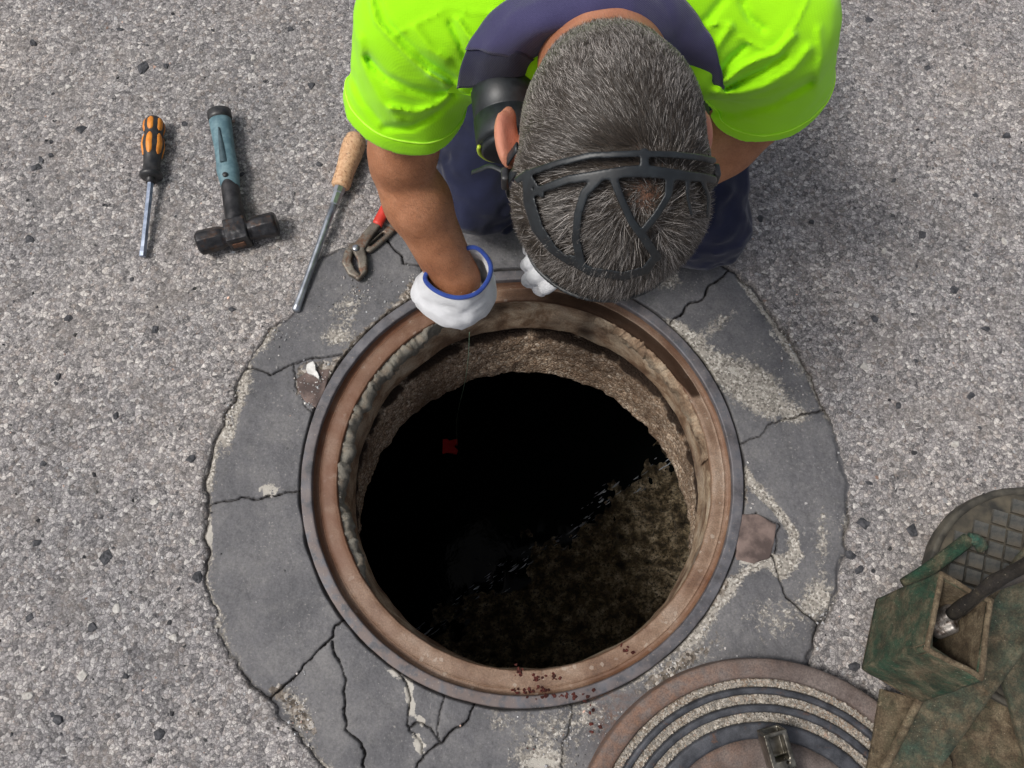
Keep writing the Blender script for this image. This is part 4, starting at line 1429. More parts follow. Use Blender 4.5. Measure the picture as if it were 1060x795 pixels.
# small waffle cover with square studs
zq = .030
g0 = circ(1078, 622, 117, zq)
wc = thing("drain_cover", "grey round iron cover with square studs partly under the green beam", "drain cover", (g0[0], g0[1], 0))
MGI = M("worn_grey_iron", .7, .15, .4)
_c = MGI.ramp(MGI.noise(60, 5, .7), [(.3, (.035, .037, .034)), (.6, (.10, .10, .093)), (.8, (.16, .16, .15))])
MGI.color(MGI.mix(MGI.ramp(MGI.noise(14, 5, .7), [(.42, 0), (.62, .85)]), _c, (.095, .075, .050))); MGI.bump(MGI.noise(260, 6, .75), .7, .001); MGI = MGI.m
MGD = simple("dark_groove_dirt", (.022, .021, .018), (.10, .085, .06), 18, .9, 0, .6, .001)
t_ = np.linspace(0, 2 * np.pi, 90, endpoint=False)
prism("base_plate", np.stack([g0[0] + g0[2] * np.cos(t_), g0[1] + g0[2] * np.sin(t_)], -1), .004, zq - .004, MGD, wc)
ringmesh("rim", [(g0[0], g0[1], g0[2] + .001, .004), (g0[0], g0[1], g0[2] + .001, zq - .002), (g0[0], g0[1], g0[2] - .001, zq), (g0[0], g0[1], g0[2] - .009, zq - .001), (g0[0], g0[1], g0[2] - .011, zq - .006)],
         simple("dirty_rim_iron", (.035, .032, .026), (.10, .09, .07), 30, .7, .2, .5, .001), wc, .001, 60)
ga = math.radians(-18); cell = .0255; hs = cell * .5 - .0014
bmv = None
studs = 0
sv = np.array([(-hs, -hs, 0), (hs, -hs, 0), (hs, hs, 0), (-hs, hs, 0), (-hs * .93, -hs * .93, .0045), (hs * .93, -hs * .93, .0045), (hs * .93, hs * .93, .0045), (-hs * .93, hs * .93, .0045)])
smesh = None
for i in range(-7, 8):
    for j in range(-7, 8):
        x_, y_ = i * cell, j * cell
        if math.hypot(x_, y_) > g0[2] - .024: continue
        X_ = g0[0] + x_ * math.cos(ga) - y_ * math.sin(ga); Y_ = g0[1] + x_ * math.sin(ga) + y_ * math.cos(ga)
        if smesh is None:
            o = boxmesh("stud", sv, MGI, wc)
            smesh = o.data
        else:
            o = link("stud", smesh, wc)
        o.location = (X_, Y_, zq - .004 + .0006 * math.sin(i * 3.1 + j * 1.7)); o.rotation_euler = (0, 0, ga + .03 * math.sin(i * 7 + j * 3))
# green bar over the waffle cover
q = [P(x_, y_, z_) for x_, y_, z_ in ((936, 606, .060), (958, 592, .064), (985, 572, .070), (1003, 558, .074), (1012, 560, .072), (1017, 568, .066))]
ib = thing("iron_bar", "short rusty bar with a teal painted hooked end behind the open box", "bar", P(965, 590, 0))
tube("shank", catmull(q[:4], 6), .0105, MMUDG, ib, 8, squash=.7)
tube("hook", catmull(q[3:], 5), .0098, mat_mud("teal_paint", (.010, .10, .075), .55), ib, 8, squash=.8)
# black handled tool leaning into the box
tk = thing("black_tool", "black mud splashed tool handle leaning into the open green box", "tool", P(1040, 600, 0) * np.array([1, 1, 0]))
q = catmull([P(1100, 556, .27), P(1062, 584, .252), P(1030, 602, .235), P(1006, 620, .20), P(985, 636, .16)], 6)
tube("handle", q, .0085 + .0015 * noise(np.array(q), 60, 3), mat_mud("black_muddy_rubber", (.008, .008, .009), .66), tk, 14)
q = catmull([P(1100, 578, .245), P(1055, 598, .235), P(1022, 611, .222), P(995, 634, .17)], 6)
tube("second_arm", q, .0062, simple("black_arm", (.010, .010, .011), (.04, .032, .025), 60, .6), tk, 12)
c_ = P(977, 640, .15)
sdf_mesh("steel_head", lambda p: smax(smin(cone(p, c_ + [.012, .008, 0], c_ + [-.012, -.012, -.02], .013, .011), cone(p, c_ + [.01, -.012, .0], c_ + [-.004, -.02, -.01], .008, .007), .006), -cone(p, c_ + [.004, -.004, .02], c_ + [-.006, -.01, .01], .005, .005), .003),
         c_ - .06, c_ + .06, .0016, rusty("muddy_steel_head", (.12, .11, .10), (.30, .28, .26), (.04, .025, .018), .52, .35, .6), tk)

# dark red rust flakes on the near side of the frame
fl_px = []
for (x_, y_, rx_, ry_, n_) in [(537, 697, 4, 6, 14), (555, 703, 5, 4, 8), (572, 702, 6, 3, 8), (556, 717, 14, 4, 22), (537, 716, 8, 4, 8), (580, 720, 18, 2, 14), (651, 672, 8, 5, 7), (600, 720, 12, 4, 8),
                               (613, 733, 6, 5, 4), (612, 755, 8, 6, 4), (547, 772, 6, 5, 2)]:
    fl_px.append(np.c_[rng.normal(x_, rx_ * .7, n_), rng.normal(y_, ry_ * .7, n_)])
fl_px = np.concatenate(fl_px)
fz = P(fl_px[:, 0], fl_px[:, 1], 0.004)
r_ = np.hypot(fz[:, 0] - rx, fz[:, 1] - ry)
fz[:, 2] = np.where(r_ < R1, -.0115, np.where(r_ < R0, .005, .003))
tn = np.tile(np.array([.060, .014, .010]), (len(fz), 1)) * rng.uniform(.5, 1.6, (len(fz), 1))
kind(chips("rust_flakes", fz, rng.uniform(.0015, .0042, len(fz)), tn, MCHIP, None, .35, .1, 15), "stuff")
# white plaster scrap at the left of the rim
o = chunk("plaster_chip", [(317, 377), (323, 373), (327, 378), (326, 383), (331, 389), (330, 392), (325, 388), (319, 386), (316, 382)], .002, .0085, simple("white_plaster", (.55, .54, .51), (.72, .71, .68), 90, .9, 0, .6, .001), None, .0012)
tag(o, "small white plaster chip on the collar left of the frame", "plaster chip")
# ------------------------------------------------------------------ the kneeling worker
HC = P(630, 176, .66)
U = np.array([.02, -.995, .10]); U /= np.linalg.norm(U)          # towards the top of the skull
Xh = np.array([1.0, .02, .0]); Xh -= U * (Xh @ U); Xh /= np.linalg.norm(Xh)
Fh = np.cross(U, Xh); Fh = Fh / np.linalg.norm(Fh)               # face direction
if Fh[2] > 0: Fh = -Fh
HR = np.array([Xh, U, Fh])
hw = lambda x, u_, f_: HC + Xh * x + U * u_ + Fh * f_
SL = P(436, 18, .60); EL = P(415, 174, .380); WL = P(471, 289, .225)
SR = P(800, 18, .60); ER = P(796, 112, .37); WR = P(640, 232, .225)
NK = P(622, -12, .585)
PEL = np.array([.085, .83, .42]); KL = P(498, 210, .075); KR = P(722, 230, .078)
HL = np.array([-.01, .80, .34]); HRp = np.array([.18, .80, .34])
AL = np.array([-.05, .90, .07]); AR = np.array([.24, .89, .07])


def spine_ell(p, a, b, w0, w1, d0, d1):
    ax = b - a; L = np.linalg.norm(ax); ax = ax / L
    n = np.array([0, -ax[2], ax[1]]); n /= np.linalg.norm(n)
    q = p - a; s = np.clip(q @ ax, 0, L)[:, None]; f = s[:, 0] / L
    r = q - s * ax
    rw = w0 + (w1 - w0) * f; rd = d0 + (d1 - d0) * f
    x = r[:, 0] / rw; y = (r @ n) / rd; z_ = (r @ ax) / np.minimum(rw, rd)
    k = np.sqrt(x * x + y * y + z_ * z_)
    return (k - 1) * np.minimum(rw, rd)


CH = (SL + SR) / 2 + np.array([0, .05, -.04])


def f_headskin(p):
    q = (p - HC) @ HR.T
    sk = ell(q, (0, .010, -.004), (.0785, .094, .096))
    sk = smin(sk, ell(q, (0, .030, -.004), (.084, .072, .088)), .02)
    sk = smin(sk, ell(q, (.004, -.030, -.022), (.077, .066, .080)), .02)
    d = smin(sk, ell(q, (0, -.045, .035), (.062, .065, .062)), .04)
    d = smin(d, ell(q, (0, -.090, .052), (.045, .032, .040)), .03)      # jaw and chin
    d = smin(d, cone(q, (0, -.03, .098), (0, -.062, .116), .009, .013), .012)  # nose
    for s in (-1, 1):
        d = smax(d, -ell(q, (s * .032, -.018, .104), (.018, .012, .014)), .012)
        d = smin(d, ell(q, (s * .032, -.019, .086), (.0125, .0125, .0125)), .003)
        d = smin(d, ell(q, (s * .033, -.001, .094), (.022, .006, .008)), .008)   # brow
    d = smin(d, ell(q, (0, -.086, .100), (.024, .006, .008)), .006)
    d = smin(d, ell(q, (0, -.098, .098), (.021, .006, .008)), .006)
    # neck
    nb = (NK - HC) @ HR.T
    d = smin(d, cone(q, (0, -.055, -.030), nb + np.array([0, -.02, .03]), .058, .066), .035)
    d = smin(d, cone(q, (0, -.050, .005), nb + np.array([0, -.02, .05]), .052, .062), .03)
    # ears
    for s in (-1, 1):
        c = np.array([s * (.088 if s < 0 else .080), -.034, -.004])
        r = q - c
        th = math.radians(28) * s
        rx_ = r[:, 0] * math.cos(th) + r[:, 2] * math.sin(th); rz = -r[:, 0] * math.sin(th) + r[:, 2] * math.cos(th)
        rr_ = np.stack([rx_, r[:, 1], rz], -1)
        e = ell(rr_, (s * .004, 0, 0), (.0085, .031, .019))
        e = smax(e, -ell(rr_, (s * .013, -.001, .003), (.008, .022, .012)), .004)
        e = smax(e, -ell(rr_, (-s * .0065, .0, -.012), (.004, .024, .009)), .005)
        e = smin(e, ell(rr_, (s * .003, -.030, .004), (.006, .010, .008)), .006)
        d = smin(d, e, .007)
    return d


def f_arm(p, s, e, w_, r=(.033, .039, .041, .034)):
    d = cone(p, s, s + (e - s) * .9, r[0], r[1])
    d = smin(d, cone(p, s + (e - s) * .65, s + (e - s) * .85, .040, .041), .02)
    m = e + (w_ - e) * .28
    d = smin(d, cone(p, e, m, r[2] * .95, r[2]), .012)
    d = smin(d, cone(p, m, w_, r[2], r[3]), .02)
    return d


def f_body(p):
    d = f_headskin(p)
    d = smin(d, spine_ell(p, CH, PEL, .135, .13, .080, .09), .04)
    d = smin(d, cone(p, SL + [.03, 0, -.02], SR - [.03, 0, .02], .040, .040), .04)
    d = smin(d, f_arm(p, SL, EL, WL), .03)
    d = smin(d, f_arm(p, SR, ER, WR), .03)
    for hp_, kn, an in ((HL, KL, AL), (HRp, KR, AR)):
        d = smin(d, cone(p, hp_, kn + [0, 0, .01], .066, .038), .04)
        d = smin(d, cone(p, kn + [0, .02, .0], an, .036, .032), .02)
        d = smin(d, cone(p, an, an + np.array([0, .03, .0]), .036, .03), .02)
    # hands (inside the gloves)
    d = smin(d, cone(p, WL, GL0, .032, .030), .015)
    d = smin(d, cone(p, WR, GR0, .030, .028), .015)
    return d


# gloves: palm, four bent fingers and a thumb that closes on the index finger
def hand_chains(w_, fwd, out, side, scale=1.0, curl=1.0):
    """w_ wrist, fwd palm direction, out back-of-hand normal, side towards the thumb"""
    f = fwd / np.linalg.norm(fwd); n = out - f * (out @ f); n /= np.linalg.norm(n); sd_ = side - f * (side @ f) - n * (side @ n); sd_ /= np.linalg.norm(sd_)
    ch_ = []
    pc = w_ + f * .055 * scale
    for i, (off_, L_, ra) in enumerate(((.031, .072, .0108), (.0105, .080, .0112), (-.0105, .074, .0108), (-.030, .058, .0098))):
        b = w_ + f * (.088 - abs(off_ - .01) * .25) * scale + sd_ * off_ * scale
        a1 = math.radians(34 + 5 * i) * curl; a2 = a1 + math.radians(50) * curl; a3 = a2 + math.radians(36) * curl
        p0 = b
        pts = [p0]
        for a_, l_ in ((a1, .48), (a2, .30), (a3, .22)):
            p0 = p0 + (f * math.cos(a_) - n * math.sin(a_)) * L_ * l_ * scale
            pts.append(p0)
        ch_.append((pts, ra * scale))
    tb = w_ + f * .028 * scale + sd_ * .030 * scale - n * .008
    p1 = tb + (f * .6 + sd_ * .62 - n * .45) * .034 * scale
    p2_ = p1 + (f * .72 - sd_ * .10 - n * .68) * .030 * scale
    p3 = p2_ + (f * .55 - sd_ * .45 - n * .6) * .024 * scale
    ch_.append(([tb, p1, p2_, p3], .0125 * scale))
    return f, n, sd_, pc, ch_


def f_glove(p, H, w_):
    f, n, sd_, pc, ch_ = H
    R_ = np.array([f, sd_, n])
    q = (p - pc) @ R_.T
    d = rbox(q, (0, 0, 0), (.042, .040, .020), None, .018)
    d = smin(d, cone(p, w_, w_ + f * .03, .036, .034), .02)
    for pts, ra in ch_:
        e = cone(p, pts[0], pts[1], ra * 1.12, ra * 1.02)
        for a, b in zip(pts[1:-1], pts[2:]): e = smin(e, cone(p, a, b, ra * 1.02, ra * .95), .004)
        # cloth wrinkles at the joints
        for c_ in pts[1:-1]:
            e = e + .0012 * np.exp(-(np.linalg.norm(p - c_, axis=1) / .007) ** 2)
        d = smin(d, e, .005)
    d = d + fbm(p, 55, 3, 91) * .0016 + np.abs(noise(p, 85, 92)) * .0018
    return d


fL = P(479, 326, .09) - WL
GL0 = WL + fL / np.linalg.norm(fL) * .07
HLh = hand_chains(WL + fL / np.linalg.norm(fL) * .02, fL, np.array([-.35, -.9, .2]), np.array([-.2, .3, .9]), .84)
fR = P(560, 285, .185) - WR
GR0 = WR + fR / np.linalg.norm(fR) * .06
wRg = P(546, 284, .19) - fR / np.linalg.norm(fR) * .125
HRh = hand_chains(wRg, fR, np.array([-.1, -.5, .85]), np.array([0, -1.0, -.3]), 1.0, .75)


def skin_attr(V):
    q = (V - HC) @ HR.T
    ear = np.exp(-(((np.abs(q[:, 0]) - .094) / .013) ** 2 + ((q[:, 1] + .036) / .036) ** 2 + ((q[:, 2] + .004) / .03) ** 2))
    nk = np.exp(-(np.linalg.norm(q - np.array([0, -.10, -.06]), axis=1) / .07) ** 2) * .25
    h_ = hair_mask(q)
    return {"pink": np.clip(ear * 1.1 + nk, 0, 1), "scalp": np.clip(h_, 0, 1) * (.92 - .28 * np.exp(-(np.linalg.norm(V - trace(668, 203, f_headskin), axis=1) / .016) ** 2))}


def hair_mask(q):
    """1 on the scalp"""
    x, u_, f_ = q[:, 0], q[:, 1], q[:, 2]
    up = sstep(-.098, -.082, u_ + .10 * np.abs(x) * 0 - .25 * np.maximum(f_, -.05) + 0.0 * x)    # nape line
    front = sstep(.085, .070, f_ - .35 * (u_ - .0) * 0 + np.maximum(0, -u_ + .03) * .55)          # face and temples
    earx = ((np.abs(x) > .070) & (np.abs(u_ + .036) < .034) & (np.abs(f_ + .0) < .022)) | (np.abs(x) > .0845)
    return up * front * (~earx)


person = thing("person", "kneeling worker in lime shirt with grey hair bent over the open manhole", "person", (.08, .60, 0))
body = sdf_mesh("body", f_body, (-.32, -.02, 0), (.50, 1.02, .83), .0037, MSKIN, person, True, skin_attr)

# ---- shirt
hemL = P(419, 107, .477); hemR = P(795, 84, .457)
aL = hemL - SL; aL /= np.linalg.norm(aL); aR = hemR - SR; aR /= np.linalg.norm(aR)
folds = [  # px polyline, sigma px, amplitude m (positive = ridge)
    ([(384, 0), (389, 22), (405, 40), (425, 60), (446, 78), (474, 92), (496, 102)], 3.0, .0035),
    ([(392, 2), (399, 22), (417, 40), (440, 62), (470, 82)], 4.0, -.0035),
    ([(408, 38), (424, 28), (440, 20), (462, 9), (478, 8), (483, 14), (523, 13)], 1.6, .0022),
    ([(446, 77), (458, 84), (466, 98), (455, 110), (430, 116), (405, 112)], 4.0, .0055),
    ([(470, 92), (450, 98), (425, 92), (400, 80), (380, 60)], 4.5, -.0060),
    ([(468, 98), (448, 120), (425, 132), (398, 132)], 4.5, -.0050),
    ([(372, 40), (378, 75), (395, 105), (412, 124)], 6.0, .0040),
    ([(474, 20), (484, 36), (492, 44)], 3.0, .0045), ([(466, 24), (476, 44), (482, 60)], 3.5, -.0040),
    ([(430, 30), (445, 50), (462, 62)], 5.0, .004),
    ([(356, 30), (360, 70), (376, 104), (392, 124)], 5.0, -.0035),
    # right side
    ([(718, 27), (728, 28), (742, 25), (757, 26), (764, 38), (780, 46), (798, 54), (808, 46), (826, 22), (836, 0)], 1.8, .0026),
    ([(752, 84), (768, 70), (788, 60), (804, 56), (822, 36)], 4.0, .0060),
    ([(752, 92), (770, 82), (792, 72), (812, 58)], 3.5, -.0060),
    ([(742, 96), (765, 96), (790, 90), (820, 72), (838, 50)], 5.0, .0045),
    ([(740, 84), (756, 62), (772, 48)], 4.0, -.0050), ([(735, 60), (748, 40), (756, 28)], 4.0, .0045),
    ([(720, 30), (734, 18), (748, 0)], 5.0, -.0040), ([(728, 112), (760, 118), (800, 108), (840, 84)], 5.0, -.0040),
    ([(848, 30), (850, 60), (845, 90)], 5.0, .003), ([(700, 0), (712, 14), (722, 30)], 4.0, .0035),
    ([(768, 2), (775, 18), (790, 30)], 4.5, -.0040)]
hem_px = []


def sleeve(p, s, hem, r0, r1, n_seed):
    a = hem - s; L = np.linalg.norm(a); a = a / L
    q = p - s; t_ = q @ a
    rad = np.linalg.norm(q - t_[:, None] * a, axis=1)
    R = r0 + (r1 - r0) * np.clip(t_ / L, 0, 1.2)
    hemr = .0016 * sstep(L - .018, L - .015, t_)
    d = np.where(t_ < 0, np.linalg.norm(q, axis=1) - r0, rad - R - hemr)
    d = smax(d, t_ - L - .006 * noise(p, 14, n_seed), .004)
    inner = np.maximum(rad - (R - .012 + .006 * sstep(L - .012, L, t_)), -(t_ - L + .016))
    return smax(d, -inner, .002)


def f_shirt(p, fold=True):
    d = spine_ell(p, CH + [0, 0, .005], PEL, .170, .165, .118, .125)
    d = smin(d, cone(p, SL + [.05, .01, -.01], SR + [-.05, .01, -.01], .070, .070), .06)
    d = smin(d, cone(p, (SL + SR) / 2 + [-.06, .03, .0], (SL + SR) / 2 + [.06, .03, .0], .078, .078), .05)
    sl_ = sleeve(p, SL + [-.004, 0, -.012], hemL, .066, .070, 3)
    sr_ = sleeve(p, SR + [.004, 0, -.012], hemR, .066, .072, 6)
    # keep the torso out of the sleeve mouths
    d = smin(d, sl_, .03); d = smin(d, sr_, .03)
    if fold:
        m = np.abs(d) < .03
        pm = p[m]
        x, y = proj(pm)
        xy = np.stack([x, y], -1)
        g = np.zeros(len(pm))
        for pts, sg, am in folds:
            dd = poly_d(xy, pts)
            g += 1.15 * am * np.exp(-(dd / (sg * .88)) ** 2)
        top = sstep(.30, .42, pm[:, 2])
        g = np.clip(g, -.0055, .012)
        d[m] = d[m] - g * top - .0025 - (fbm(pm, 14, 3, 41) * .007 + fbm(pm, 38, 2, 43) * .0010)
    return d


_S = sdf_mesh("shirt", f_shirt, (-.30, .20, .28), (.48, 1.02, .82), .0031, MSHIRT, person, True, None, 3, 3.6)

# hem stitching on both sleeves
MSEAM = simple("lime_seam_thread", (.42, .80, .03), (.50, .90, .06), 60, .8)
for s_, hm, r_ in ((SL + np.array([-.004, 0, -.012]), hemL, .0725), (SR + np.array([.004, 0, -.012]), hemR, .0745)):
    a = hm - s_; a /= np.linalg.norm(a); u, v, _ = frame_of(a)
    tt = np.linspace(0, 2 * np.pi, 90)
    c_ = hm - a * .017
    pts = c_ + (u * np.cos(tt)[:, None] + v * np.sin(tt)[:, None]) * r_
    out_ = (pts - c_); out_ /= np.linalg.norm(out_, axis=1)[:, None]
    for k_ in range(4):
        dv = f_shirt(pts)
        pts = pts - out_ * dv[:, None] * .8
    tube("hem_seam", pts + out_ * .0004, .0011, MSEAM, person, 6)

# ---- collar (turned down knit)
outer = [(474, 88), (478, 68), (489, 46), (508, 22), (538, 2), (580, -14), (625, -19), (668, -12), (704, 6), (728, 34), (742, 62), (750, 91)]
crest = [(505, 87), (506, 70), (514, 50), (530, 30), (556, 12), (590, -1), (625, -5), (656, 2), (678, 16), (693, 36), (705, 58), (710, 74)]
inner = [(536, 84), (534, 70), (537, 56), (547, 42), (564, 31), (592, 22), (622, 19), (652, 23), (670, 34), (682, 50), (692, 66), (698, 80)]
deep = [(552, 92), (550, 76), (553, 64), (560, 54), (574, 44), (598, 36), (622, 34), (646, 37), (664, 46), (678, 60), (688, 74), (694, 88)]
f_plain = lambda p: f_shirt(p, False)
O = []; zs = []
for (x_, y_) in outer:
    h_ = trace(x_, y_, f_plain); O.append(h_)
O = np.array([h_ if h_ is not None else P(x_, y_, .60) for h_, (x_, y_) in zip(O, outer)])
for k_ in range(len(O)): O[k_] = O[k_] + (CAM - O[k_]) / np.linalg.norm(CAM - O[k_]) * .007
up_ = np.array([.9, .6, 1, 1, 1, 1, 1, 1, 1, 1, .8, .6])
CR = np.array([P(x_, y_, z_) for (x_, y_), z_ in zip(crest, O[:, 2] + .017 * up_)])
IN = np.array([P(x_, y_, z_) for (x_, y_), z_ in zip(inner, O[:, 2] + .012)])
DP = np.array([P(x_, y_, z_) for (x_, y_), z_ in zip(deep, O[:, 2] - .025)])
mid1 = (O + CR) / 2 + np.array([0, 0, .001])
rows = [catmull(r_, 6) for r_ in (O, mid1, CR, IN, DP)]
rows = np.stack(rows, 0)                       # row, col, 3
cols = np.stack([catmull(rows[:, j], 5) for j in range(rows.shape[1])], 0)
V = cols.reshape(-1, 3); V[:, 2] += fbm(V, 30, 3, 5) * .006 - np.abs(noise(V, 26, 6)) * .004
cut = 10
for nm_, a_i, b_i, mt_ in (("collar_flap", 0, cut + 5, MKNIT_SHADE), ("collar_band", cut, cols.shape[0], MKNIT_LIT)):
    W_ = V.reshape(cols.shape)[a_i:b_i]
    if nm_ == "collar_band": W_ = W_ + np.array([0, 0, .0042])
    col = mesh_raw(nm_, W_.reshape(-1, 3), [quads_grid(W_.shape[0], W_.shape[1])], mt_, person, True)
    m = col.modifiers.new("thickness", 'SOLIDIFY'); m.thickness = .004; m.offset = -1


def patch(name, px, zoff, mat, parent, th=.003):
    q = []
    for (x_, y_) in px:
        h_ = trace(x_, y_, f_plain)
        if h_ is None: h_ = P(x_, y_, .55)
        q.append(h_ + (CAM - h_) / np.linalg.norm(CAM - h_) * zoff)
    q = np.array(q); n = len(q)
    o = mesh_raw(name, q, [np.arange(n)[None]], mat, parent, False)
    md = o.modifiers.new("thickness", 'SOLIDIFY'); md.thickness = th; md.offset = 0
    return o


tipL = O[0]
mesh_o = mesh_raw("front_placket", [P(468, 88, tipL[2] - .005), P(506, 85, tipL[2] - .004), P(497, 102, tipL[2] - .02), P(478, 97, tipL[2] - .018), P(462, 96, tipL[2] - .016)], [np.array([[4, 3, 2, 1, 0]])], MSHIRT, person, False)
md = mesh_o.modifiers.new("thickness", 'SOLIDIFY'); md.thickness = .003

# ---- trousers and boots
def f_trouser(p):
    d = cone(p, PEL + [-.05, 0, -.02], PEL + [.05, 0, -.02], .135, .135)
    for hp_, kn, an, s in ((HL, KL, AL, -1), (HRp, KR, AR, 1)):
        e = cone(p, hp_, kn + [0, .0, .012], .100, .066 if s < 0 else .080)
        e = smin(e, cone(p, kn + [0, .03, .006], an + [0, -.02, .01], .066 if s < 0 else .080, .056), .05)
        d = smin(d, e, .04)
    d = smax(d, -(p[:, 2] - .004), .01)
    m = np.abs(d) < .04
    pm = p[m]
    f_ = fbm(pm * np.array([1, 1, 1.6]), 11, 4, 77) * .022
    r1 = -np.abs(noise(pm, 22, 79)) * .006
    d[m] = d[m] - f_ - r1
    return d


sdf_mesh("trousers", f_trouser, (-.24, .26, -.01), (.48, 1.06, .64), .0045, MNAVY, person, True, None, 3, 2.0)
MBOOT = simple("black_boot_leather", (.012, .011, .010), (.03, .028, .025), 50, .5)
for an in (AL, AR):
    sdf_mesh("boot", lambda p: smax(smin(cone(p, an + [0, .02, .0], an + [0, .06, .01], .052, .05), cone(p, an + [0, .06, .0], an + [0, .11, -.03], .045, .038), .02), -(p[:, 2] - .003), .01),
             an - .09, an + .2, .005, MBOOT, person)

# ---- gloves
MGLOVE = mat_cloth("white_cotton_glove", (.46, .465, .48), (.66, .67, .69), 22)
MGBLUE = mat_cloth("blue_glove_cuff", (.020, .045, .22), (.03, .065, .28), 60)
for nm, H_, w_ in (("glove", HLh, WL), ("glove", HRh, wRg)):
    lo = np.min([np.min(c_[0], 0) for c_ in H_[4]] + [w_], 0) - .05; hi = np.max([np.max(c_[0], 0) for c_ in H_[4]] + [w_], 0) + .05
    sdf_mesh(nm, lambda p: f_glove(p, H_, w_), lo, hi, .0018, MGLOVE, person)
# wide cuff of the left glove: lofted from the wrist opening down to the knuckles
ru = [(440, 287), (447, 298), (462, 306), (478, 308), (494, 303), (505, 290), (508, 276), (502, 264), (490, 256), (470, 262), (450, 274)]
rz = [.262, .262, .262, .262, .262, .264, .268, .274, .276, .27, .264]
mid = [(426, 302), (434, 319), (455, 334), (474, 340), (494, 333), (511, 314), (512, 292), (504, 274), (490, 268), (465, 268), (438, 282)]
mz = [.215, .212, .21, .208, .208, .212, .215, .22, .22, .22, .215]
low = [(436, 306), (443, 319), (458, 331), (475, 337), (491, 329), (504, 314), (505, 300), (498, 290), (484, 284), (465, 284), (446, 292)]
lz = [.17] * 11
bot = [(455, 310), (458, 318), (466, 323), (476, 326), (485, 321), (492, 313), (492, 305), (487, 300), (478, 297), (468, 297), (460, 302)]


def ring_(px, zz_): return np.array([P(a, b, c) for (a, b), c in zip(px, zz_)])


RW = [ring_(ru, rz), ring_(ru, rz) * .5 + ring_(mid, mz) * .5, ring_(mid, mz), ring_(low, lz), ring_(bot, [.13] * 11)]
cy_ = []
for r_ in RW:
    c3_ = catmull(np.concatenate([r_[-3:], r_, r_[:3]]), 5)
    cy_.append(c3_[15:15 + 55])
cy_ = np.stack(cy_, 0)
cc_ = np.stack([catmull(cy_[:, j], 5) for j in range(cy_.shape[1])], 0)
V = cc_.reshape(-1, 3)
nrm_ = V - cc_.mean(0)[None].repeat(cc_.shape[0], 0).reshape(-1, 3); nrm_[:, 2] = 0; nrm_ /= np.linalg.norm(nrm_, axis=1)[:, None] + 1e-9
V = V - nrm_ * (np.abs(noise(V * np.array([1, 1, 1.8]), 62, 197)) * .0045)[:, None]
V = V + nrm_ * (fbm(V * np.array([1, 1, 3.0]), 22, 3, 95) * .0042 - np.abs(np.sin(V[:, 2] * 230 + 2.2 * noise(V, 16, 98))) * .0020 * sstep(.25, .235, V[:, 2]))[:, None]
cf = mesh_raw("glove_cuff", V, [quads_grid(cc_.shape[0], cc_.shape[1], True)], MGLOVE, person, True)
m = cf.modifiers.new("thickness", 'SOLIDIFY'); m.thickness = .003; m.offset = -1
trim = cc_[:, 0]
trim = np.concatenate([trim, trim[:2]])
tube("cuff_trim", trim, .0034, MGBLUE, person, 8)
# tiny printed marks on the glove back
MINK = simple("faded_ink", (.05, .05, .07), (.14, .14, .17), 80, .8)

# nylon cord from the glove down the shaft
q0 = P(486, 344, .12)
cdp = np.linspace(q0, P(470, 470, -1.4), 60); cdp[:, 0] += .004 * np.sin(np.linspace(0, 9, 60))
o = tube("cord", cdp, .0007, simple("pale_green_nylon", (.10, .16, .10), (.2, .28, .2), 60, .5), None, 5)
tag(o, "thin pale green cord hanging from the glove into the shaft", "cord")

# ---- hair
rg = np.random.default_rng(21)
NH = 125000
dirs = rg.normal(size=(NH * 2, 3)); dirs /= np.linalg.norm(dirs, axis=1)[:, None]
q = dirs * .05; 
r_ = np.full(len(dirs), .13)
for it in range(14):
    pt = HC + (dirs @ HR) * r_[:, None]
    r_ -= f_headskin(pt) * .8
pt = HC + (dirs @ HR) * r_[:, None]
ql = dirs * r_[:, None]
mk = hair_mask(ql)
bald = np.exp(-(np.linalg.norm(pt - trace(668, 203, f_headskin), axis=1) / .014) ** 2)
keep = (rg.uniform(size=len(mk)) < mk * (1 - .55 * bald)) & (np.abs(f_headskin(pt)) < .002)
# the far side of the face is never seen; keep the scalp only
pt = pt[keep][:NH]; ql = ql[keep][:NH]; n = len(pt)
e = .0015
gr = np.stack([f_headskin(pt + np.eye(3)[i] * e) - f_headskin(pt - np.eye(3)[i] * e) for i in range(3)], -1)
nrm_ = gr / np.linalg.norm(gr, axis=1)[:, None]
WH = trace(672, 204, f_headskin)
away = pt - WH
dist = np.linalg.norm(away, axis=1)
tg = away - nrm_ * np.sum(away * nrm_, 1)[:, None]
tg /= np.linalg.norm(tg, axis=1)[:, None] + 1e-9
sw = np.cross(nrm_, tg)
swirl = np.exp(-dist / .03) * 1.1
tg = tg * np.cos(swirl)[:, None] + sw * np.sin(swirl)[:, None]
clump = np.stack([noise(pt, 90, 5), noise(pt, 90, 6), noise(pt, 90, 8)], -1)
wave = np.stack([fbm(pt, 25, 2, 15), fbm(pt, 25, 2, 16), fbm(pt, 25, 2, 18)], -1)
tg = tg + clump * .5 + wave * .6 + rg.normal(size=(n, 3)) * (.20 + .7 * np.exp(-dist / .02))[:, None]
tg -= nrm_ * np.sum(tg * nrm_, 1)[:, None]; tg /= np.linalg.norm(tg, axis=1)[:, None]
x_, y_ = proj(pt)


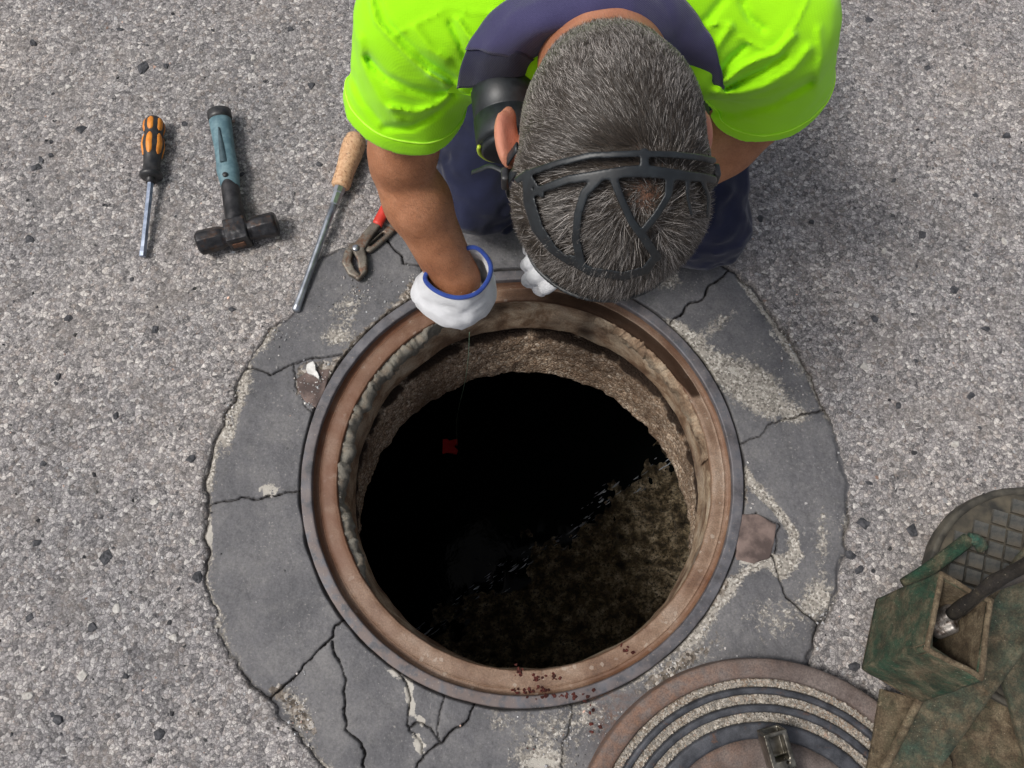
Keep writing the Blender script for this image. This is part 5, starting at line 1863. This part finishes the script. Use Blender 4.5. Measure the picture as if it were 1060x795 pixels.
# harness silhouette in the survey, used to press the hair flat under the straps
straps = [([(536, 186), (545, 180), (577, 169), (611, 161), (656, 159), (697, 160), (724, 163), (738, 166)], [3.2] * 8),
          ([(548, 203), (560, 196), (588, 186), (617, 182), (647, 178), (668, 177), (701, 181), (728, 184), (738, 186)], [3.2, 3.4, 4.2, 5.0, 5.6, 6.0, 5.2, 4.2, 4]),
          ([(667, 158), (667, 180)], [6, 6]),
          ([(545, 178), (561, 202)], [3.4, 3.4]),
          ([(545, 182), (548, 210), (556, 236), (572, 258), (590, 272)], [6, 8, 8, 6, 4]),
          ([(620, 184), (605, 200), (598, 222), (596, 248), (601, 270)], [7, 6, 5.5, 5.5, 6]),
          ([(634, 182), (643, 206), (654, 230), (668, 248), (680, 266)], [6, 5.2, 5.2, 6, 6]),
          ([(694, 182), (692, 202), (680, 222), (667, 238)], [7, 5, 5, 5]),
          ([(712, 184), (712, 205), (716, 222)], [4, 2.4, 2.0]),
          ([(726, 184), (734, 204), (733, 224)], [3, 2.5, 2.5]),
          ([(590, 268), (611, 281), (646, 286), (668, 280), (680, 264)], [6, 6, 6, 6, 5])]


def strap_d(xy):
    d = np.full(len(xy), 1e9)
    for pts, ra in straps: d = np.minimum(d, poly_d(xy, pts, [k * (1.12 if min(q_[1] for q_ in pts) < 181 and len(pts) > 6 else .80) for k in ra]))
    return d


sdp = strap_d(np.stack([x_, y_], -1))
covered = (sdp < 2.0) & (ql[:, 2] < .06) & (y_ < 262)
u_ = ql[:, 1]
Lh = np.interp(u_, [-.10, -.06, .0, .06, .11], [.006, .008, .010, .013, .018])
Lh = Lh * rg.uniform(.7, 1.2, n)
Lh = np.where(ql[:, 2] > .03, Lh * 1.15, Lh) * (1 + .5 * sstep(.07, .11, u_) * (fbm(pt, 70, 2, 55) + .1))
Lh *= np.clip(dist / .02, .35, 1)
lift = np.interp(u_, [-.10, 0, .11], [.22, .26, .60]) * rg.uniform(.6, 1.4, n)
lift = np.where(covered, .05, lift); Lh = np.where(covered & (sdp < -1.0), Lh * .55, Lh)
seg = 3
s = np.linspace(0, 1, seg)
Pp = np.zeros((n, seg, 3))
for k_, sv_ in enumerate(s):
    ll = Lh * sv_
    Pp[:, k_] = pt + tg * (ll * .96)[:, None] + nrm_ * (ll * lift * (1 - .25 * sv_))[:, None] - nrm_ * ((ll ** 2) * 4.0 * (1 - .3))[:, None] * 0.6
wd = np.array([1.0, .85, .25]) * .00018
side = np.cross(tg, nrm_) + nrm_ * rg.normal(0, .5, n)[:, None]; side /= np.linalg.norm(side, axis=1)[:, None]
V = np.stack([Pp - side[:, None] * wd[None, :, None], Pp + side[:, None] * wd[None, :, None]], 2)   # n,seg,2,3
base = (np.arange(n) * seg * 2)[:, None]
F = np.concatenate([base + np.array([2 * k_, 2 * k_ + 1, 2 * k_ + 3, 2 * k_ + 2]) for k_ in range(seg - 1)])
gv = rg.uniform(size=n)
# share of grey hairs: high at the nape and sides, lower at the crown
gs = np.interp(u_, [-.10, -.03, .025, .06, .11], [.58, .46, .20, .20, .46]) + .16 * np.clip(np.abs(ql[:, 0]) / .08, 0, 1) ** 2 - .12 + .30 * fbm(pt, 34, 3, 44)
wh = np.where(gv < gs, rg.uniform(.10, .40, n), rg.uniform(.010, .038, n))
tint = np.where(gv < gs, .11, .42)
T = np.stack([wh * (1 + tint), wh * (1 + tint * .15), wh * (1 - tint * .55)], -1)
T = np.repeat(T, seg * 2, 0)
mesh_raw("hair", V.reshape(-1, 3), [F], MHAIR, person, True, {"tone": T})

# fine arm hair
V_, F_ = sdf_mesh("x", lambda p: f_arm(p, SL, EL, WL), np.minimum(np.minimum(SL, EL), WL) - .07, np.maximum(np.maximum(SL, EL), WL) + .07, .006, None, data=True)
fa_ = WL - EL; fa_ /= np.linalg.norm(fa_)
ts_ = (V_ - EL) @ fa_
idx = np.where((ts_ > -.03) & (ts_ < .20))[0]
idx = rg.choice(idx, 1500); n_ = len(idx)
hp = V_[idx] + rg.normal(0, .002, (n_, 3))
for k_ in range(3):
    dv = f_arm(hp, SL, EL, WL)
    ax_ = hp - (EL + fa_ * ((hp - EL) @ fa_)[:, None]); ax_ /= np.linalg.norm(ax_, axis=1)[:, None]
    hp = hp - ax_ * dv[:, None]
dr = fa_ + rg.normal(0, .35, (n_, 3)) + np.cross(ax_, fa_) * .6; dr -= ax_ * np.sum(dr * ax_, 1)[:, None]; dr /= np.linalg.norm(dr, axis=1)[:, None]
sdv = np.cross(dr, ax_) * .00007
Lh_ = rg.uniform(.004, .010, n_)[:, None]
q0 = hp; q1 = hp + dr * Lh_ * .5 + ax_ * .0012; q2 = hp + dr * Lh_ + ax_ * .0012
V = np.stack([q0 - sdv, q0 + sdv, q1 - sdv, q1 + sdv, q2 - sdv * .3, q2 + sdv * .3], 1).reshape(-1, 3)
b_0 = (np.arange(n_) * 6)[:, None]
mesh_raw("arm_hair", V, [np.concatenate([b_0 + [0, 1, 3, 2], b_0 + [2, 3, 5, 4]])], MHAIR, person, True, {"tone": np.tile([.05, .03, .02], (len(V), 1))})

# ------------------------------------------------------------------ respirator mask worn by the worker
mk_ = thing("respirator_mask", "black rubber respirator with head harness and side filter on the worker's head", "respirator mask", HC)


def f_harness(p):
    hd_ = f_headskin(p)
    sh_ = np.abs(hd_ - .0085) - .0014
    x, y = proj(p)
    d2 = strap_d(np.stack([x, y], -1)) / 1120.
    q_ = (p - HC) @ HR.T
    front = q_[:, 2] - .055
    return smax(smax(sh_, d2, .0012), front, .002)


lo = HC - .13; hi = HC + .13
sdf_mesh("head_harness", f_harness, lo, hi, .0013, MRUB, mk_, True, None, 3, 1.8)
# straps going round the sides to the face piece
for s in (-1, 1):
    for (u0, u1, f1) in ((.018, -.02, .085), (-.004, -.055, .085)):
        pts = [hw(s * .083, u0, -.030), hw(s * .092, u0 - .006, .0), hw(s * .088, (u0 + u1) / 2, .04), hw(s * .062, u1, f1)]
        tube("side_strap", catmull(pts, 6), .0050, MRUB, mk_, 10, squash=.35, up=Xh * s)
    bk = hw(s * .094, .012, -.006)
    o = sdf_mesh("buckle", lambda p: rbox(p, bk, (.0035, .007, .009), HR[[0, 1, 2]], .002), bk - .03, bk + .03, .0016, MBLKP, mk_)
# loose strap end at the left
q = catmull([P(541, 187, .62), P(524, 179, .615), P(508, 172, .61), P(496, 176, .60), P(487, 180, .59), P(492, 186, .59)], 6)
tube("strap_end", q[:-8], .0030, MRUB, mk_, 8, squash=.4)
# face piece and visor over the downturned face
sdf_mesh("face_piece", lambda p: smax(np.abs(f_headskin(p) - .012) - .003, -(((p - HC) @ HR.T)[:, 2] - .062), .004), lo - .02, hi + .02, .003, MRUB, mk_, True, None, 3, 1.8)
c_mid = lambda c: proj(np.array(c))
MLIME = simple("lime_filter_label", (.38, .50, .03), (.50, .62, .08), 60, .5)
for s, c1_, c2_ in ((-1, P(521, 92, .580), P(528, 148, .574)), (1, P(700, 110, .56), P(700, 160, .535))):
    ax = c2_ - c1_; L_ = np.linalg.norm(ax)
    rod("filter_cartridge", c1_, c2_, [(-.004, .010), (-.003, .028), (0, .0330), (.004, .0345), (L_ * .52, .0345), (L_ * .53, .0338), (L_ * .56, .0338), (L_ * .57, .0350), (L_ - .003, .0350), (L_ + .001, .034), (L_ + .002, .01)], MRUB, mk_, 48)
    ua, va, da = frame_of(ax)
    tl = np.linspace(0, 2 * np.pi, 160); pts = c2_ + da * .004 + (ua * np.cos(tl)[:, None] + va * np.sin(tl)[:, None]) * .0330
    kx, ky = proj(pts); sel = (ky > c_mid(c2_)[1] + 3) & (kx < c_mid(c2_)[0] + 8)
    sel = np.where(sel)[0]
    if len(sel) > 5:
        cut_ = np.where(np.diff(sel) > 1)[0]
        if len(cut_): sel = np.concatenate([sel[cut_[0] + 1:], sel[:cut_[0] + 1]])
        tube("filter_label", pts[sel], .0022, MLIME, mk_, 8)
    rod("filter_cap", c2_, c2_ + ax, [(.001, .0305), (.0078, .0305), (.0095, .028), (.0098, .004)], MRUB, mk_, 40)
    rod("filter_connector", c2_, hw(s * .04, -.075, .12), [(0, .016), (.03, .018), (.05, .020)], MRUB, mk_, 24)
